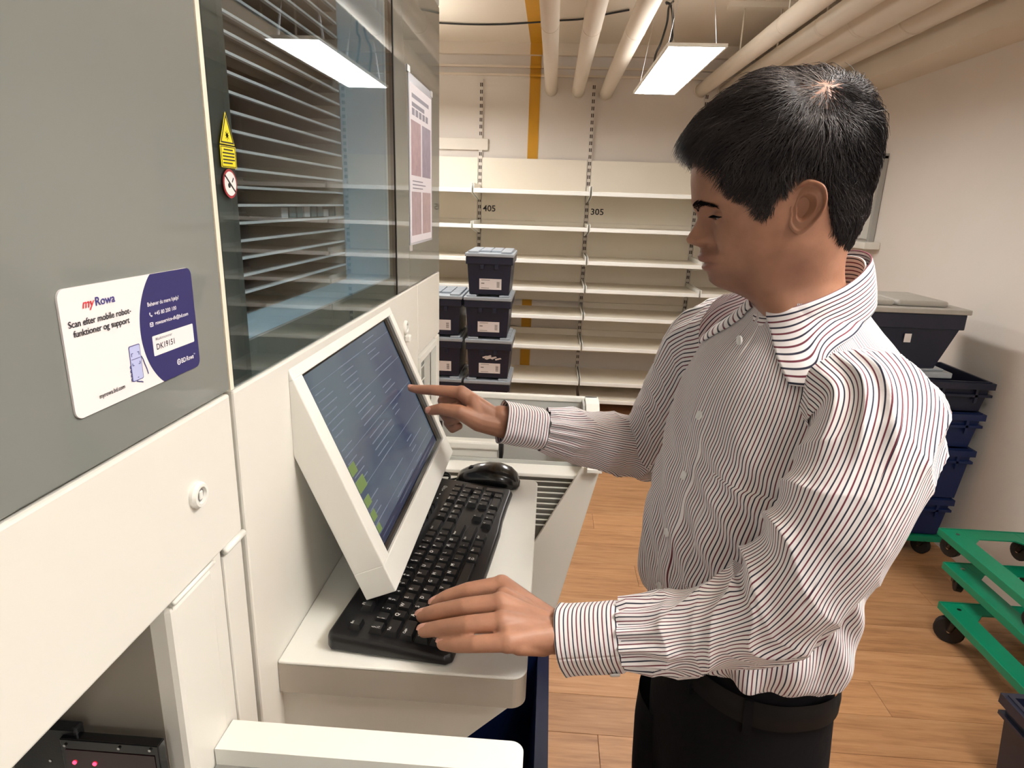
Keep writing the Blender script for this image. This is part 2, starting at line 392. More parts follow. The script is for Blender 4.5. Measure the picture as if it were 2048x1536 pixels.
def place(src, first, loc, rz, label, group):
    o = src if first else copy_tree(src)
    o.location = loc; o.rotation_euler = (0, 0, rz); tag(o, label, None, group); return o
CH = .2735
cx1 = -.382; g1 = 'stacked navy lidded crates'
names1 = ['navy lidded crate at the foot of the right hand stack on the floor', 'navy lidded crate second from the floor in the right hand stack', 'navy lidded crate in the middle of the right hand stack, its label peeling', 'navy lidded crate second from the top of the right hand stack', 'topmost navy lidded crate of the taller stack by the shelving']
for k in range(5):
    place(crate0, k == 0, (cx1 + .006 * ((k * 7) % 3 - 1), 4.2, CH * k - .012 * (k > 9)), .0, names1[k], g1)
names2 = ['navy lidded crate at the foot of the left hand stack on the floor', 'navy lidded crate second from the floor in the left hand stack', 'navy lidded crate third from the floor in the left hand stack', 'topmost navy lidded crate of the shorter stack beside the machine']
for k in range(4):
    place(crate0, False, (cx1 - .318 - .004 * (k % 2), 4.21, CH * k), .0, names2[k], g1)
# torn film on the middle crate label
tf = MB(); a = random.Random(3)
for k in range(7):
    x = cx1 - .03 + .10 * a.random(); z = CH * 2 + .105 + .03 * a.random(); w = .02 + .03 * a.random()
    tf.add([(x, 4.013, z), (x + w, 4.010, z + .012), (x + w * .8, 4.008, z + .02), (x - .005, 4.011, z + .01)], [(0, 1, 2, 3)])
tag(tf.build('torn_label_film', M_PAPER), 'torn strips of label film on the third crate of the right stack', 'film')

# ================================================================ WHITEBOARD on the right wall (mostly behind the head)
r_ = empty('whiteboard', (2.09, 4.9, 1.48), 'small framed white board with a pen tray on the right wall', 'board')
MB().box(2.075, 2.098, 4.42, 5.4, 1.50, 2.0).build('board_panel', mat('board_white', (214, 212, 204), .3), r_)
MB().box(2.06, 2.098, 4.39, 4.42, 1.48, 2.02, .004).box(2.06, 2.098, 4.39, 5.42, 2.0, 2.03).build('frame', M_GREYP, r_)
MB().box(2.0, 2.098, 4.30, 5.42, 1.44, 1.485, .004).build('pen_tray', M_WHITE, r_)

# ================================================================ TOTES ON THE GREEN DOLLY (back right)
def tote_shell(mb, x0, x1, y0, y1, z0, z1, taper=.02, wall=.012, open_top=True):
    """open box with sloping walls and a rim"""
    o = [(x0 + taper, y0 + taper), (x1 - taper, y0 + taper), (x1 - taper, y1 - taper), (x0 + taper, y1 - taper)]
    O = [(x0, y0), (x1, y0), (x1, y1), (x0, y1)]
    I = [(x0 + wall, y0 + wall), (x1 - wall, y0 + wall), (x1 - wall, y1 - wall), (x0 + wall, y1 - wall)]
    i_ = [(x0 + taper + wall, y0 + taper + wall), (x1 - taper - wall, y0 + taper + wall), (x1 - taper - wall, y1 - taper - wall), (x0 + taper + wall, y1 - taper - wall)]
    vs = [(x, y, z0) for x, y in o] + [(x, y, z1) for x, y in O] + [(x, y, z1) for x, y in I] + [(x, y, z0 + wall) for x, y in i_]
    fs = [(0, 3, 2, 1), (12, 13, 14, 15)]
    for a in range(4):
        b = (a + 1) % 4
        fs += [(a, b, 4 + b, 4 + a), (4 + a, 4 + b, 8 + b, 8 + a), (8 + a, 8 + b, 12 + b, 12 + a)]
    mb.add(vs, fs)
def tote(x0, x1, y0, y1, z0, z1, m, label, group=None, rims=2):
    root = empty('storage_tote', ((x0 + x1) / 2, (y0 + y1) / 2, z0), label, 'tote', group)
    b = MB(); tote_shell(b, x0 + .012, x1 - .012, y0 + .012, y1 - .012, z0, z1); b.build('body', m, root)
    for k in range(rims):
        zr = z1 - .004 - k * .055; e = .0 if k == 0 else .004
        r = MB(); hh = .03 if k == 0 else .012
        r.box(x0 + e, x1 - e, y0 + e, y0 + .016, zr - hh, zr).box(x0 + e, x1 - e, y1 - .016, y1 - e, zr - hh, zr)
        r.box(x0 + e, x0 + .016, y0 + .016, y1 - .016, zr - hh, zr).box(x1 - .016, x1 - e, y0 + .016, y1 - .016, zr - hh, zr)
        r.build('rim', m, root)
    for k in range(3):
        yy = y0 + (y1 - y0) * (k + 1) / 4
        MB().box(x1 - .014, x1 - .004, yy - .006, yy + .006, z1 - .10, z1 - .03).build('rib', m, root)
    for k in range(4):
        xx = x0 + (x1 - x0) * (k + .5) / 4
        MB().box(xx - .006, xx + .006, y0 + .004, y0 + .014, z1 - .10, z1 - .03).build('rib', m, root)
    return root
gt = 'navy totes piled on the green dolly'
tote(1.44, 2.015, 2.95, 3.35, .13, .335, M_NAVYB, 'blue tote standing directly on the green dolly', gt)
tote(1.45, 2.045, 2.93, 3.35, .34, .60, M_NAVYB, 'blue tote second from the bottom of the dolly pile', gt)
tote(1.45, 2.05, 2.93, 3.35, .605, .78, M_NAVYB, 'shallow blue tote below the open dark one on the dolly', gt)
tote(1.46, 2.06, 2.93, 3.36, .785, .93, M_NAVY, 'dark open tote beneath the lidded crate on the pile', gt)
r_ = empty('loose_lid', (1.62, 3.1, .935), 'loose grey lid lying under the big lidded crate', 'lid')
MB().box(1.40, 1.875, 2.96, 3.38, .935, .962, .005).build('lid_plate', M_LID, r_)
MB().box(1.43, 1.85, 2.99, 3.35, .962, .972, .004).build('lid_step', M_LID, r_)
r_ = empty('lidded_crate', (1.6, 3.1, .975), 'large dark crate with a dusty grey lid on top of the tote pile', 'crate')
b = MB(); b.add([(1.36, 2.99, .975), (1.80, 2.99, .975), (1.80, 3.34, .975), (1.36, 3.34, .975), (1.30, 2.95, 1.17), (1.855, 2.95, 1.17), (1.855, 3.38, 1.17), (1.30, 3.38, 1.17)],
                [(0, 3, 2, 1), (4, 5, 6, 7), (0, 1, 5, 4), (1, 2, 6, 5), (2, 3, 7, 6), (3, 0, 4, 7)])
b.build('body', M_NAVY, r_)
MB().box(1.29, 1.87, 2.94, 3.39, 1.165, 1.235, .004).build('rim', M_NAVY, r_)
MB().box(1.28, 1.882, 2.93, 3.40, 1.235, 1.258, .004).build('lid', mat('dusty_lid', (170, 166, 158), .5, noise=(14, .12)), r_)
for k in range(2):
    MB().box(1.33 + k * .255, 1.57 + k * .24, 2.99, 3.34, 1.258, 1.285, .01).build('lid_block', MATS['dusty_lid'], r_)
MB().box(1.62, 1.65, 2.9485, 2.9495, 1.10, 1.14).build('paper_label', M_PAPER, r_)

# ================================================================ GREEN DOLLIES
def caster(mb_fork, mb_wheel, mb_hub, x, y, z, r=.042, a=0.0, top=.1):
    ca, sa = math.cos(a), math.sin(a); ax = Vector((ca, sa, 0)); c = Vector((x, y, z + r)); c0 = c + Vector((-sa, ca, 0)) * .015
    mb_wheel.tube([c0 - ax * .014, c0 - ax * .011, c0 + ax * .011, c0 + ax * .014], [r * .9, r, r, r * .9], 20, True, False)
    mb_hub.tube([c0 - ax * .0215, c0 + ax * .0215], .007, 10, True, False)
    for s in (-1, 1):
        mb_fork.tube([c0 + ax * (s * .018), c + ax * (s * .018) + Vector((0, 0, r * .9)), Vector((x, y, top - .008))], [.010, .014, .018], 8)
    mb_fork.tube([Vector((x, y, top - .016)), Vector((x, y, top))], [.024, .024], 12, True, False)
def dolly(x0, x1, y0, y1, zt, label, group, ang=(0.6, -.5, .3, 1.2), plate=.028, drop=.1085, r=.042):
    root = empty('green_dolly', ((x0 + x1) / 2, (y0 + y1) / 2, zt - drop), label, 'dolly', group)
    fr = MB(); w = .075; hz = .006
    fr.box(x0, x0 + w, y0, y1, zt - hz, zt, .002).box(x1 - w, x1, y0, y1, zt - hz, zt, .002)
    fr.box(x0 + w, x1 - w, y0, y0 + w, zt - hz, zt, .002).box(x0 + w, x1 - w, y1 - w, y1, zt - hz, zt, .002)
    for sx, sy in ((0, 0), (1, 0), (0, 1), (1, 1)):
        cx = x0 + w if sx == 0 else x1 - w; cy = y0 + w if sy == 0 else y1 - w; ex = .05 * (1 if sx == 0 else -1); ey = .05 * (1 if sy == 0 else -1)
        fr.prism([(cx - ex * .2, cy - ey * .2), (cx + ex, cy - ey * .2), (cx - ex * .2, cy + ey)], 'z', zt - hz, zt - .0005)
    fr.build('deck', M_GREEN, root)
    rim = MB(); e = .006
    rim.box(x0 - e, x0, y0 - e, y1 + e, zt - plate, zt + .003, .002).box(x1, x1 + e, y0 - e, y1 + e, zt - plate, zt + .003, .002)
    rim.box(x0, x1, y0 - e, y0, zt - plate, zt + .003, .002).box(x0, x1, y1, y1 + e, zt - plate, zt + .003, .002)
    rim.build('rim', M_GREEN, root)
    for q, (cx, cy) in enumerate(((x0 + .045, y0 + .045), (x1 - .045, y0 + .045), (x0 + .045, y1 - .045), (x1 - .045, y1 - .045))):
        f, wh, hb = MB(), MB(), MB(); caster(f, wh, hb, cx, cy, zt - drop, r, ang[q], zt - .008)
        fk = f.build('caster_fork', M_BLACK, root); wo = wh.build('wheel', M_RUB, fk); hb.build('hub', M_CHROME, fk)
        MB().disc((cx, cy, zt), 'z', .008, .002, 10).build('bolt', M_CHROME, root)
gd = 'green dollies'
dolly(1.44, 2.00, 2.97, 3.33, .122, 'green wheeled dolly under the pile of blue totes', gd, (.2, .5, 0, 0), drop=.122, r=.046)
dolly(1.640, 2.04, 1.76, 2.345, .152, 'lowest of the three stacked green dollies, wheels on the floor', gd, (.5, .3, .9, .2), drop=.152, r=.055)
dolly(1.705, 2.09, 1.88, 2.47, .262, 'middle one of the three stacked green dollies by the wall', gd, (.3, .9, -.4, .2))
dolly(1.715, 2.09, 1.97, 2.56, .372, 'topmost of the three stacked green dollies by the wall', gd, (.5, .3, .4, .2))

# dark tote at the lower right edge of the picture
tote(1.36, 1.90, .95, 1.62, .0, .335, M_NAVY, 'dark navy tote standing on the floor in front of the green dollies', None)
# blue totes under the keyboard shelf
tote(-.27, .036, .70, 1.18, .36, .72, M_NAVYB, 'open dark blue tote under the keyboard shelf', 'totes below the keyboard shelf')
tote(-.27, .036, .70, 1.18, .0, .355, M_NAVYB, 'lower blue tote on the floor beneath the open one', 'totes below the keyboard shelf')
# ================================================================ DISPENSING MACHINE (left)
XM = -.29
def glass_paint(name, col, rough=.035):
    m = bpy.data.materials.new(name); m.use_nodes = True; b = m.node_tree.nodes['Principled BSDF']
    b.inputs['Base Color'].default_value = rgb(col); b.inputs['Roughness'].default_value = rough; b.inputs['IOR'].default_value = 1.52
    b.inputs['Coat Weight'].default_value = .35; b.inputs['Coat Roughness'].default_value = .02
    return m
def thin_glass(name, tint=(.88, .92, .93)):
    m = bpy.data.materials.new(name); m.use_nodes = True; nt = m.node_tree; N = nt.nodes.new
    for n in list(nt.nodes): nt.nodes.remove(n)
    out = N('ShaderNodeOutputMaterial'); tr = N('ShaderNodeBsdfTransparent'); tr.inputs[0].default_value = tint + (1,)
    gl = N('ShaderNodeBsdfGlossy'); gl.inputs['Roughness'].default_value = .012; gl.inputs['Color'].default_value = (.95, .97, 1, 1)
    lw = N('ShaderNodeLayerWeight'); lw.inputs['Blend'].default_value = .5
    pw = N('ShaderNodeMath'); pw.operation = 'POWER'; pw.inputs[1].default_value = 4.0
    ma = N('ShaderNodeMath'); ma.operation = 'MULTIPLY_ADD'; ma.inputs[1].default_value = .9; ma.inputs[2].default_value = .045; ma.use_clamp = True
    mx = N('ShaderNodeMixShader'); nt.links.new(lw.outputs['Facing'], pw.inputs[0]); nt.links.new(pw.outputs[0], ma.inputs[0])
    nt.links.new(ma.outputs[0], mx.inputs[0]); nt.links.new(tr.outputs[0], mx.inputs[1]); nt.links.new(gl.outputs[0], mx.inputs[2]); nt.links.new(mx.outputs[0], out.inputs[0])
    return m
M_GLASS = glass_paint('back_painted_glass', (128, 131, 126)); M_GLASSB = glass_paint('glass_border', (88, 96, 92))
M_PANE = thin_glass('window_pane')
M_INT = mat('machine_interior', (74, 68, 66), .6); M_JAMB = mat('pale_blue_jamb', (180, 210, 228), .35)
MR = empty('dispensing_machine', (-.9, .3, 0), 'large white and grey glass fronted dispensing machine on the left', 'machine')
YL, YR, ZT, XBK = -1.9, 1.668, 2.09, -1.9
# carcass around the window opening and the lower left recess
c = MB()
c.box(XBK, XM - .012, YL, .56, 1.475, ZT)                               # behind the left door
c.box(XBK, XM - .012, 1.192, YR, 1.475, ZT)                             # behind the right glass
c.box(XBK, XM - .012, .553, YR, .06, 1.145)                             # lower right body
c.box(XBK, XM - .012, .553, 1.385, 1.145, 1.475).box(XBK, XM - .012, 1.60, YR, 1.145, 1.475)
c.box(XBK, XM - .012, 1.385, 1.60, 1.31, 1.475).box(XBK, -.45, 1.385, 1.60, 1.145, 1.31)
c.box(XBK, XM - .012, YL, .545, 1.333, 1.475)
c.box(XBK, -.78, YL, .553, .06, 1.333).box(-.78, XM - .002, .428, .505, 1.0, 1.333).box(-.78, XM - .012, .43, .553, .06, 1.0)
c.box(-.78, XM - .02, YL, .43, .06, 1.03)
c.build('carcass', M_WHITE, MR)
MB().box(XBK, XM, YL, YR, ZT, ZT + .02, .004).build('top_cap', M_GREYP, MR)
MB().box(XM - .012, XM, YL, .5465, 1.4765, ZT - .001, .0015).build('door_glass', M_GLASS, MR)
MB().box(XM - .014, XM + .0005, .5470, .5535, 1.476, ZT).build('door_edge_strip', mat('edge_cream', (236, 226, 206), .4), MR)
MB().box(XM - .02, XM - .006, .5535, .5565, 1.476, ZT).build('door_gap', M_BLACK, MR)
# right door: window with dark border
bd = MB().box(XM - .008, XM - .003, .5565, .598, 1.4765, ZT - .001).box(XM - .008, XM - .003, .598, 1.1925, 1.4765, 1.512)
bd.build('window_border', M_GLASSB, MR)
MB().box(XM - .003, XM, .5565, 1.1965, 1.4765, ZT - .001).build('window_pane', M_PANE, MR)
MB().box(XM - .012, XM + .0006, 1.1965, 1.2035, 1.4765, ZT).build('gasket', mat('gasket_black', (7, 7, 7), .6, spec=.1), MR)
MB().box(XM - .012, XM, 1.2035, YR, 1.4765, ZT - .001, .0015).build('side_glass', M_GLASS, MR)
# window interior
jb = MB().box(-.382, XM - .012, 1.185, 1.192, 1.50, ZT).box(-.382, XM - .012, .56, 1.185, 1.497, 1.505).box(-.382, XM - .012, .560, .565, 1.505, ZT)
jb.build('window_jamb', M_JAMB, MR)
it = MB().box(-1.5, -1.49, .2, 1.9, 1.2, ZT).box(-1.49, -.385, 1.5, 1.51, 1.2, ZT).box(-1.49, -.385, .56, 1.5, 1.33, 1.34)
it.build('interior_walls', M_INT, MR)
M_RAIL = mat('interior_rail', (186, 192, 196), .35)
M_SHLF = mat('interior_shelf', (58, 53, 52), .5)
for k in range(27):
    z = 1.532 + k * .0212
    if z > ZT - .01: break
    r = MB().box(-.388, -.382, .575, 1.183, z - .0016, z + .0016).build('storage_rail', M_RAIL, MR)
    MB().box(-.62, -.389, .575, 1.30, z - .0012, z + .0006).build('storage_shelf', M_SHLF, r)
MB().box(-.64, -.63, .3, 1.5, 1.5, ZT).build('storage_back', M_INT, MR)
bx = random.Random(5)
for k in range(9):
    y0 = .95 + k * .03
    MB().box(-.45, -.40, y0, y0 + .024, 1.6185, 1.6185 + .012 + .006 * bx.random(), .001).build('stored_pack', mat('teal_pack' if k % 3 else 'white_pack', (32, 92, 104) if k % 3 else (190, 196, 200), .4), MR)
# lower fronts
MB().box(XM - .012, XM, YL, .5455, 1.3335, 1.4735, .0025).build('drawer_front', M_WHITE, MR)
fp = MB().box(XM - .012, XM, .5530, 1.388, 1.0, 1.4735, .0025)
fp.build('lower_front', M_WHITE, MR)
MB().box(XM - .012, XM, 1.392, YR, 1.312, 1.4735, .0025).build('corner_front', M_WHITE, MR)
MB().box(XM - .012, XM, 1.615, YR, 1.0, 1.308, .0025).build('corner_post', M_WHITE, MR)
w = MB().box(XM - .01, XM + .004, 1.392, 1.614, 1.292, 1.306).box(XM - .01, XM + .004, 1.598, 1.614, 1.0, 1.292).box(XM - .01, XM + .004, 1.392, 1.404, 1.0, 1.292)
hf = w.build('hatch_frame', M_WHITE2, MR)
MB().box(XM - .03, XM - .028, 1.404, 1.598, 1.0, 1.292).build('hatch_back', mat('hatch_grey', (112, 112, 106), .3), hf)
for k in range(5): MB().box(XM - .027, XM - .025, 1.404, 1.598, 1.275 - k * .035, 1.2775 - k * .035).build('hatch_bar', M_WHITE2, hf)
# column strips below the drawer front
MB().box(XM - .05, XM - .001, .424, .490, 1.02, 1.330, .006).build('column_front', M_WHITE, MR)
MB().box(XM - .02, XM - .001, .508, .5445, 1.02, 1.326, .002).build('hinge_strip', M_WHITE, MR)
MB().tube([(XM + .001, .508, 1.3315), (XM + .001, .5445, 1.3315)], .0035, 10).build('hinge_pin', M_WHITE2, MR)
MB().tube([(XM + .0005, .426, 1.3325), (XM + .0005, .489, 1.3325)], .002, 8).build('rolled_lip', M_WHITE2, MR)
# dark opening behind
MB().box(-.775, -.765, YL, .425, 1.03, 1.333).build('recess_back', M_BLACK, MR)
MB().box(-.76, -.31, .4235, .428, 1.03, 1.332).build('recess_side', mat('recess_grey', (150, 143, 132), .6), MR)
def lock(y, z, r=.0115):
    m = MB(); n = 24; prof = [(r, 0), (r, .003), (r * .86, .0055), (r * .62, .0055), (r * .55, .003)]
    for k in range(len(prof) - 1):
        vs = [];
        for (rr, d) in prof[k:k + 2]: vs += [(XM + d, y + rr * math.cos(2 * math.pi * i / n), z + rr * math.sin(2 * math.pi * i / n)) for i in range(n)]
        m.add(vs, [(i, (i + 1) % n, n + (i + 1) % n, n + i) for i in range(n)], True)
    o = m.build('lock_ring', M_WHITE2, MR)
    MB().disc((XM + .0015, y, z), 'x', r * .56, .0015).build('lock_core', mat('lock_grey', (140, 140, 138), .35), o)
    MB().box(XM + .003, XM + .0048, y - .0022, y + .0026, z - .0036, z + .0036, .0006).build('lock_slot', M_WHITE2, o)
    return o
lock(.475, 1.405); lock(1.263, 1.401, .0145)
MB().box(XM, XM + .012, 1.255, 1.272, 1.372, 1.386, .003).build('lock_tab', M_WHITE2, MR)
# warning stickers on the window border
M_WY = mat('warning_yellow', (232, 214, 20), .4)
xs = XM + .0008
def flat(pts, x=xs, t=.0003): return MB().prism(pts, 'x', x, x + t)
tri = [(.5665, 1.6925), (.5925, 1.6925), (.5800, 1.7195)]
st = flat(tri).build('warning_triangle', M_WY, MR)
def inset(pts, k):
    c_ = (sum(p[0] for p in pts) / len(pts), sum(p[1] for p in pts) / len(pts)); return [(c_[0] + (p[0] - c_[0]) * k, c_[1] + (p[1] - c_[1]) * k) for p in pts]
m = MB(); a, b_ = inset(tri, .90), inset(tri, .76)
for i in range(3): m.prism([a[i], a[(i + 1) % 3], b_[(i + 1) % 3], b_[i]], 'x', xs + .0003, xs + .0005)
cy, cz = .5800, 1.7000
for i in range(8):
    an = i * math.pi / 4; l = .0042; m.prism([(cy + .0006 * math.cos(an + 1.57), cz + .0006 * math.sin(an + 1.57)), (cy + l * math.cos(an), cz + l * math.sin(an)), (cy - .0006 * math.cos(an + 1.57), cz - .0006 * math.sin(an + 1.57))], 'x', xs + .0003, xs + .0005)
m.prism([(cy + .0018 * math.cos(i * .7), cz + .0018 * math.sin(i * .7)) for i in range(9)], 'x', xs + .0003, xs + .0005)
m.build('triangle_print', M_INK, st)
st = flat([(.5660, 1.6730), (.5935, 1.6730), (.5935, 1.6912), (.5660, 1.6912)]).build('warning_text_sticker', M_WY, MR)
m = MB()
for (y0, y1, z0, z1) in ((.567, .5925, 1.6735, 1.6741), (.567, .5925, 1.6901, 1.6907), (.567, .5676, 1.6735, 1.6907), (.5919, .5925, 1.6735, 1.6907)): m.box(xs + .0003, xs + .0005, y0, y1, z0, z1)
for k, (y0, y1) in enumerate(((.572, .588), (.5695, .5905), (.5695, .590), (.5695, .5905), (.5695, .586))): m.box(xs + .0003, xs + .0005, y0, y1, 1.6875 - k * .0028, 1.6886 - k * .0028)
m.build('sticker_print', M_INK, st)
circ = lambda cy, cz, r, n=28: [(cy + r * math.cos(2 * math.pi * i / n), cz + r * math.sin(2 * math.pi * i / n)) for i in range(n)]
st = flat(circ(.5785, 1.6595, .0125)).build('prohibition_sticker', mat('sign_red', (150, 40, 48), .4), MR)
flat(circ(.5785, 1.6595, .0104), xs + .0003).build('sticker_field', M_PAPER, st)
m = MB(); d = .0011
m.prism([(.5785 - .0088 - d, 1.6595 + .0066), (.5785 - .0078 - d, 1.6595 + .0078), (.5785 + .0088, 1.6595 - .0066), (.5785 + .0078, 1.6595 - .0078)], 'x', xs + .0006, xs + .0008)
m.prism(circ(.5760, 1.6580, .0022, 12), 'x', xs + .0006, xs + .0008)
m.prism([(.581, 1.661), (.584, 1.665), (.585, 1.664), (.582, 1.6605)], 'x', xs + .0006, xs + .0008)
m.build('sticker_symbol', M_INK, st)

# ================================================================ SIGN on the machine
SG = empty('information_sign', (XM, .4285, 1.512), 'white and navy rounded information plate stuck on the dark glass door', 'sign')
Y0, Y1, Z0, Z1 = .3558, .4992, 1.5122, 1.5930; xf = XM + .0016
ol = rrect(Y0, Y1, Z0, Z1, .006)
MB().prism(ol, 'x', XM + .0002, xf).build('plate', mat('sign_white', (240, 234, 233), .35), SG)
M_SN = mat('sign_navy', (52, 50, 104), .35)
ac, az, ar = .4275 + .052, 1.5535, .052
arc = []
for i in range(33):
    t = math.radians(130 + 103 * i / 32); yy, zz = ac + ar * math.cos(t), az + ar * math.sin(t)
    arc.append((max(yy, Y0), min(max(zz, Z0), Z1)))
right_side = [p for p in rrect(Y0, Y1, Z0, Z1, .006, 6, (1, 0, 0, 1)) if p[0] > .47]
rs = [p for p in right_side]
br_ = [p for p in rs if p[1] < 1.55]; tr_ = [p for p in rs if p[1] >= 1.55]
poly = arc + br_ + tr_
MB().prism(poly, 'x', xf, xf + .00015).build('navy_field', M_SN, SG)
R_, U_ = (0, 1, 0), (0, 0, 1)
def sign_text(s, y, z, w, h, m_, sh=0.0, name='lettering'):
    t = MB(); add_text(t, s, (xf + .0004, y, z), R_, U_, width=w, height=h, shear=sh, bold=.014); return t.build(name, m_, SG)
M_ST = mat('sign_ink', (40, 38, 48), .5); M_SW = mat('sign_print_white', (235, 233, 240), .5)
sign_text('my', .3748, 1.5793, .0112, .0058, mat('sign_print_red', (214, 52, 62), .5), .25)
sign_text('Rowa', .3868, 1.5793, .0185, .0056, mat('sign_print_blue', (58, 52, 128), .5))
sign_text('Scan efter mobile robot-', .3608, 1.5692, .059, .0042, M_ST)
sign_text('funktioner og support', .3639, 1.5630, .0532, .0042, M_ST)
sign_text('myrowa.bd.com', .3778, 1.5199, .0254, .003, M_ST)
sign_text('Behøver du mere hjælp?', .4386, 1.5706, .0396, .003, M_SW)
sign_text('+45 80 200 100', .4455, 1.5632, .028, .0029, M_SW)
sign_text('rowaservice-dk@bd.com', .4455, 1.5562, .0432, .0028, M_SW)
MB().prism(rrect(.4396, .4936, 1.5336, 1.5485, .001), 'x', xf + .0001, xf + .0003).build('number_field', MATS['sign_white'], SG)
sign_text('Maskinnummer', .4433, 1.5448, .021, .0022, mat('sign_print_grey', (150, 148, 156), .5))
sign_text('DK19151', .4433, 1.5378, .023, .0045, M_ST)
sign_text('BD', .4725, 1.5206, .0062, .0038, M_SW); sign_text('Rowa', .4795, 1.5206, .0105, .0038, M_SW, .2); sign_text('TM', .4903, 1.5232, .0022, .0012, M_SW)
g = MB(); ringo, ringi = circ(.4692, 1.5224, .0024, 20), circ(.4692, 1.5224, .0017, 20)
for i in range(20): g.prism([ringo[i], ringo[(i + 1) % 20], ringi[(i + 1) % 20], ringi[i]], 'x', xf + .0002, xf + .0004)
g.prism([(.4680, 1.5212), (.4692, 1.5236), (.4704, 1.5212), (.4692, 1.5222)], 'x', xf + .0002, xf + .0004)
g.prism([(.4396, 1.5657), (.4406, 1.5662), (.4409, 1.5650), (.4404, 1.5646), (.4414, 1.5636), (.4419, 1.5640), (.4430, 1.5636), (.4424, 1.5627), (.4412, 1.5630), (.4398, 1.5644)], 'x', xf + .0002, xf + .0004)
eo, ei = rrect(.4388, .4428, 1.5556, 1.5588, .0006, 3), rrect(.4393, .4423, 1.5561, 1.5583, .0003, 3)
for i in range(len(eo)): g.prism([eo[i], eo[(i + 1) % len(eo)], ei[(i + 1) % len(eo)], ei[i]], 'x', xf + .0002, xf + .0004)
g.prism([(.4393, 1.5583), (.4408, 1.5570), (.4423, 1.5583), (.4423, 1.5577), (.4408, 1.5564), (.4393, 1.5577)], 'x', xf + .0002, xf + .0004)
g.build('icons', M_SW, SG)
# drawing of a hand holding a phone
M_PD = mat('sign_drawing', (70, 72, 130), .5)
MB().prism(rrect(.4122, .4246, 1.5213, 1.5468, .0014, 4), 'x', xf + .0001, xf + .0002).build('phone_outline', M_PD, SG)
MB().prism(rrect(.4128, .4240, 1.5219, 1.5462, .0011, 4), 'x', xf + .0002, xf + .0003).build('phone_screen', mat('sign_lilac', (186, 192, 230), .5), SG)
g = MB()
for (a, b_, c_, d_) in ((.4140, .4146, 1.5390, 1.5410), (.4140, .4160, 1.5410, 1.5415), (.4222, .4228, 1.5390, 1.5410), (.4208, .4228, 1.5410, 1.5415), (.4136, .4234, 1.5368, 1.5372), (.4140, .4146, 1.5325, 1.5345), (.4140, .4160, 1.5325, 1.5330), (.4222, .4228, 1.5325, 1.5345), (.4208, .4228, 1.5325, 1.5330), (.4180, .4192, 1.5232, 1.5237)):
    g.box(xf + .0003, xf + .0004, a, b_, c_, d_)
def stroke(mb, pts, w=.00035):
    for p, q in zip(pts[:-1], pts[1:]):
        dx, dz = q[0] - p[0], q[1] - p[1]; l = math.hypot(dx, dz) or 1; nx, nz = -dz / l * w, dx / l * w
        mb.prism([(p[0] + nx, p[1] + nz), (q[0] + nx, q[1] + nz), (q[0] - nx, q[1] - nz), (p[0] - nx, p[1] - nz)], 'x', xf + .0003, xf + .0004)
stroke(g, [(.4246, 1.5375), (.4262, 1.5350), (.4275, 1.5310), (.4292, 1.5270), (.4302, 1.5230)])
stroke(g, [(.4165, 1.5212), (.4190, 1.5202), (.4215, 1.5196), (.4232, 1.5186)])
for k in range(4): stroke(g, [(.4124, 1.5335 - k * .003), (.4112, 1.5328 - k * .003), (.4112, 1.5318 - k * .003), (.4124, 1.5310 - k * .003)])
g.build('hand_drawing', M_PD, SG)

# ================================================================ NOTICE in a plastic sleeve
NT = empty('paper_notice', (XM, 1.44, 1.56), 'printed paper notice in a clear sleeve taped to the dark glass', 'notice')
xn = XM + .001
MB().box(XM + .0004, xn, 1.318, 1.560, 1.561, 1.888).build('sleeve', mat('sleeve_film', (196, 198, 210), .15), NT)
MB().box(xn, xn + .0004, 1.324, 1.553, 1.566, 1.872).build('sheet', mat('notice_paper', (226, 221, 228), .5), NT)
ph = random.Random(11)
for (y0, y1, z0, z1, cc) in ((1.335, 1.43, 1.700, 1.805, (178, 150, 156)), (1.445, 1.54, 1.700, 1.805, (158, 146, 164)), (1.335, 1.43, 1.580, 1.668, (176, 156, 160)), (1.445, 1.54, 1.580, 1.668, (182, 160, 162))):
    MB().box(xn + .0004, xn + .0007, y0, y1, z0, z1).build('printed_photo', mat('photo_%d' % cc[0], cc, .5, noise=(60, .3)), NT)
t = MB()
for k in range(2): t.box(xn + .0004, xn + .0006, 1.345, 1.52 - .05 * k, 1.847 - k * .016, 1.855 - k * .016)
for k in range(3): t.box(xn + .0004, xn + .0006, 1.345, 1.45 + .03 * (k % 2), 1.688 - k * .007, 1.690 - k * .007)
for k in range(5): t.box(xn + .0004, xn + .0006, 1.345 + .035 * k, 1.37 + .035 * k, 1.815, 1.828)
t.build('print_lines', mat('notice_ink', (128, 122, 138), .5), NT)['kind'] = 'stuff'
for (y, z) in ((1.318, 1.893), (1.556, 1.884), (1.322, 1.556)): MB().box(XM + .0005, xn + .001, y - .012, y + .012, z - .006, z + .006).build('tape', mat('tape', (190, 188, 186), .2), NT)

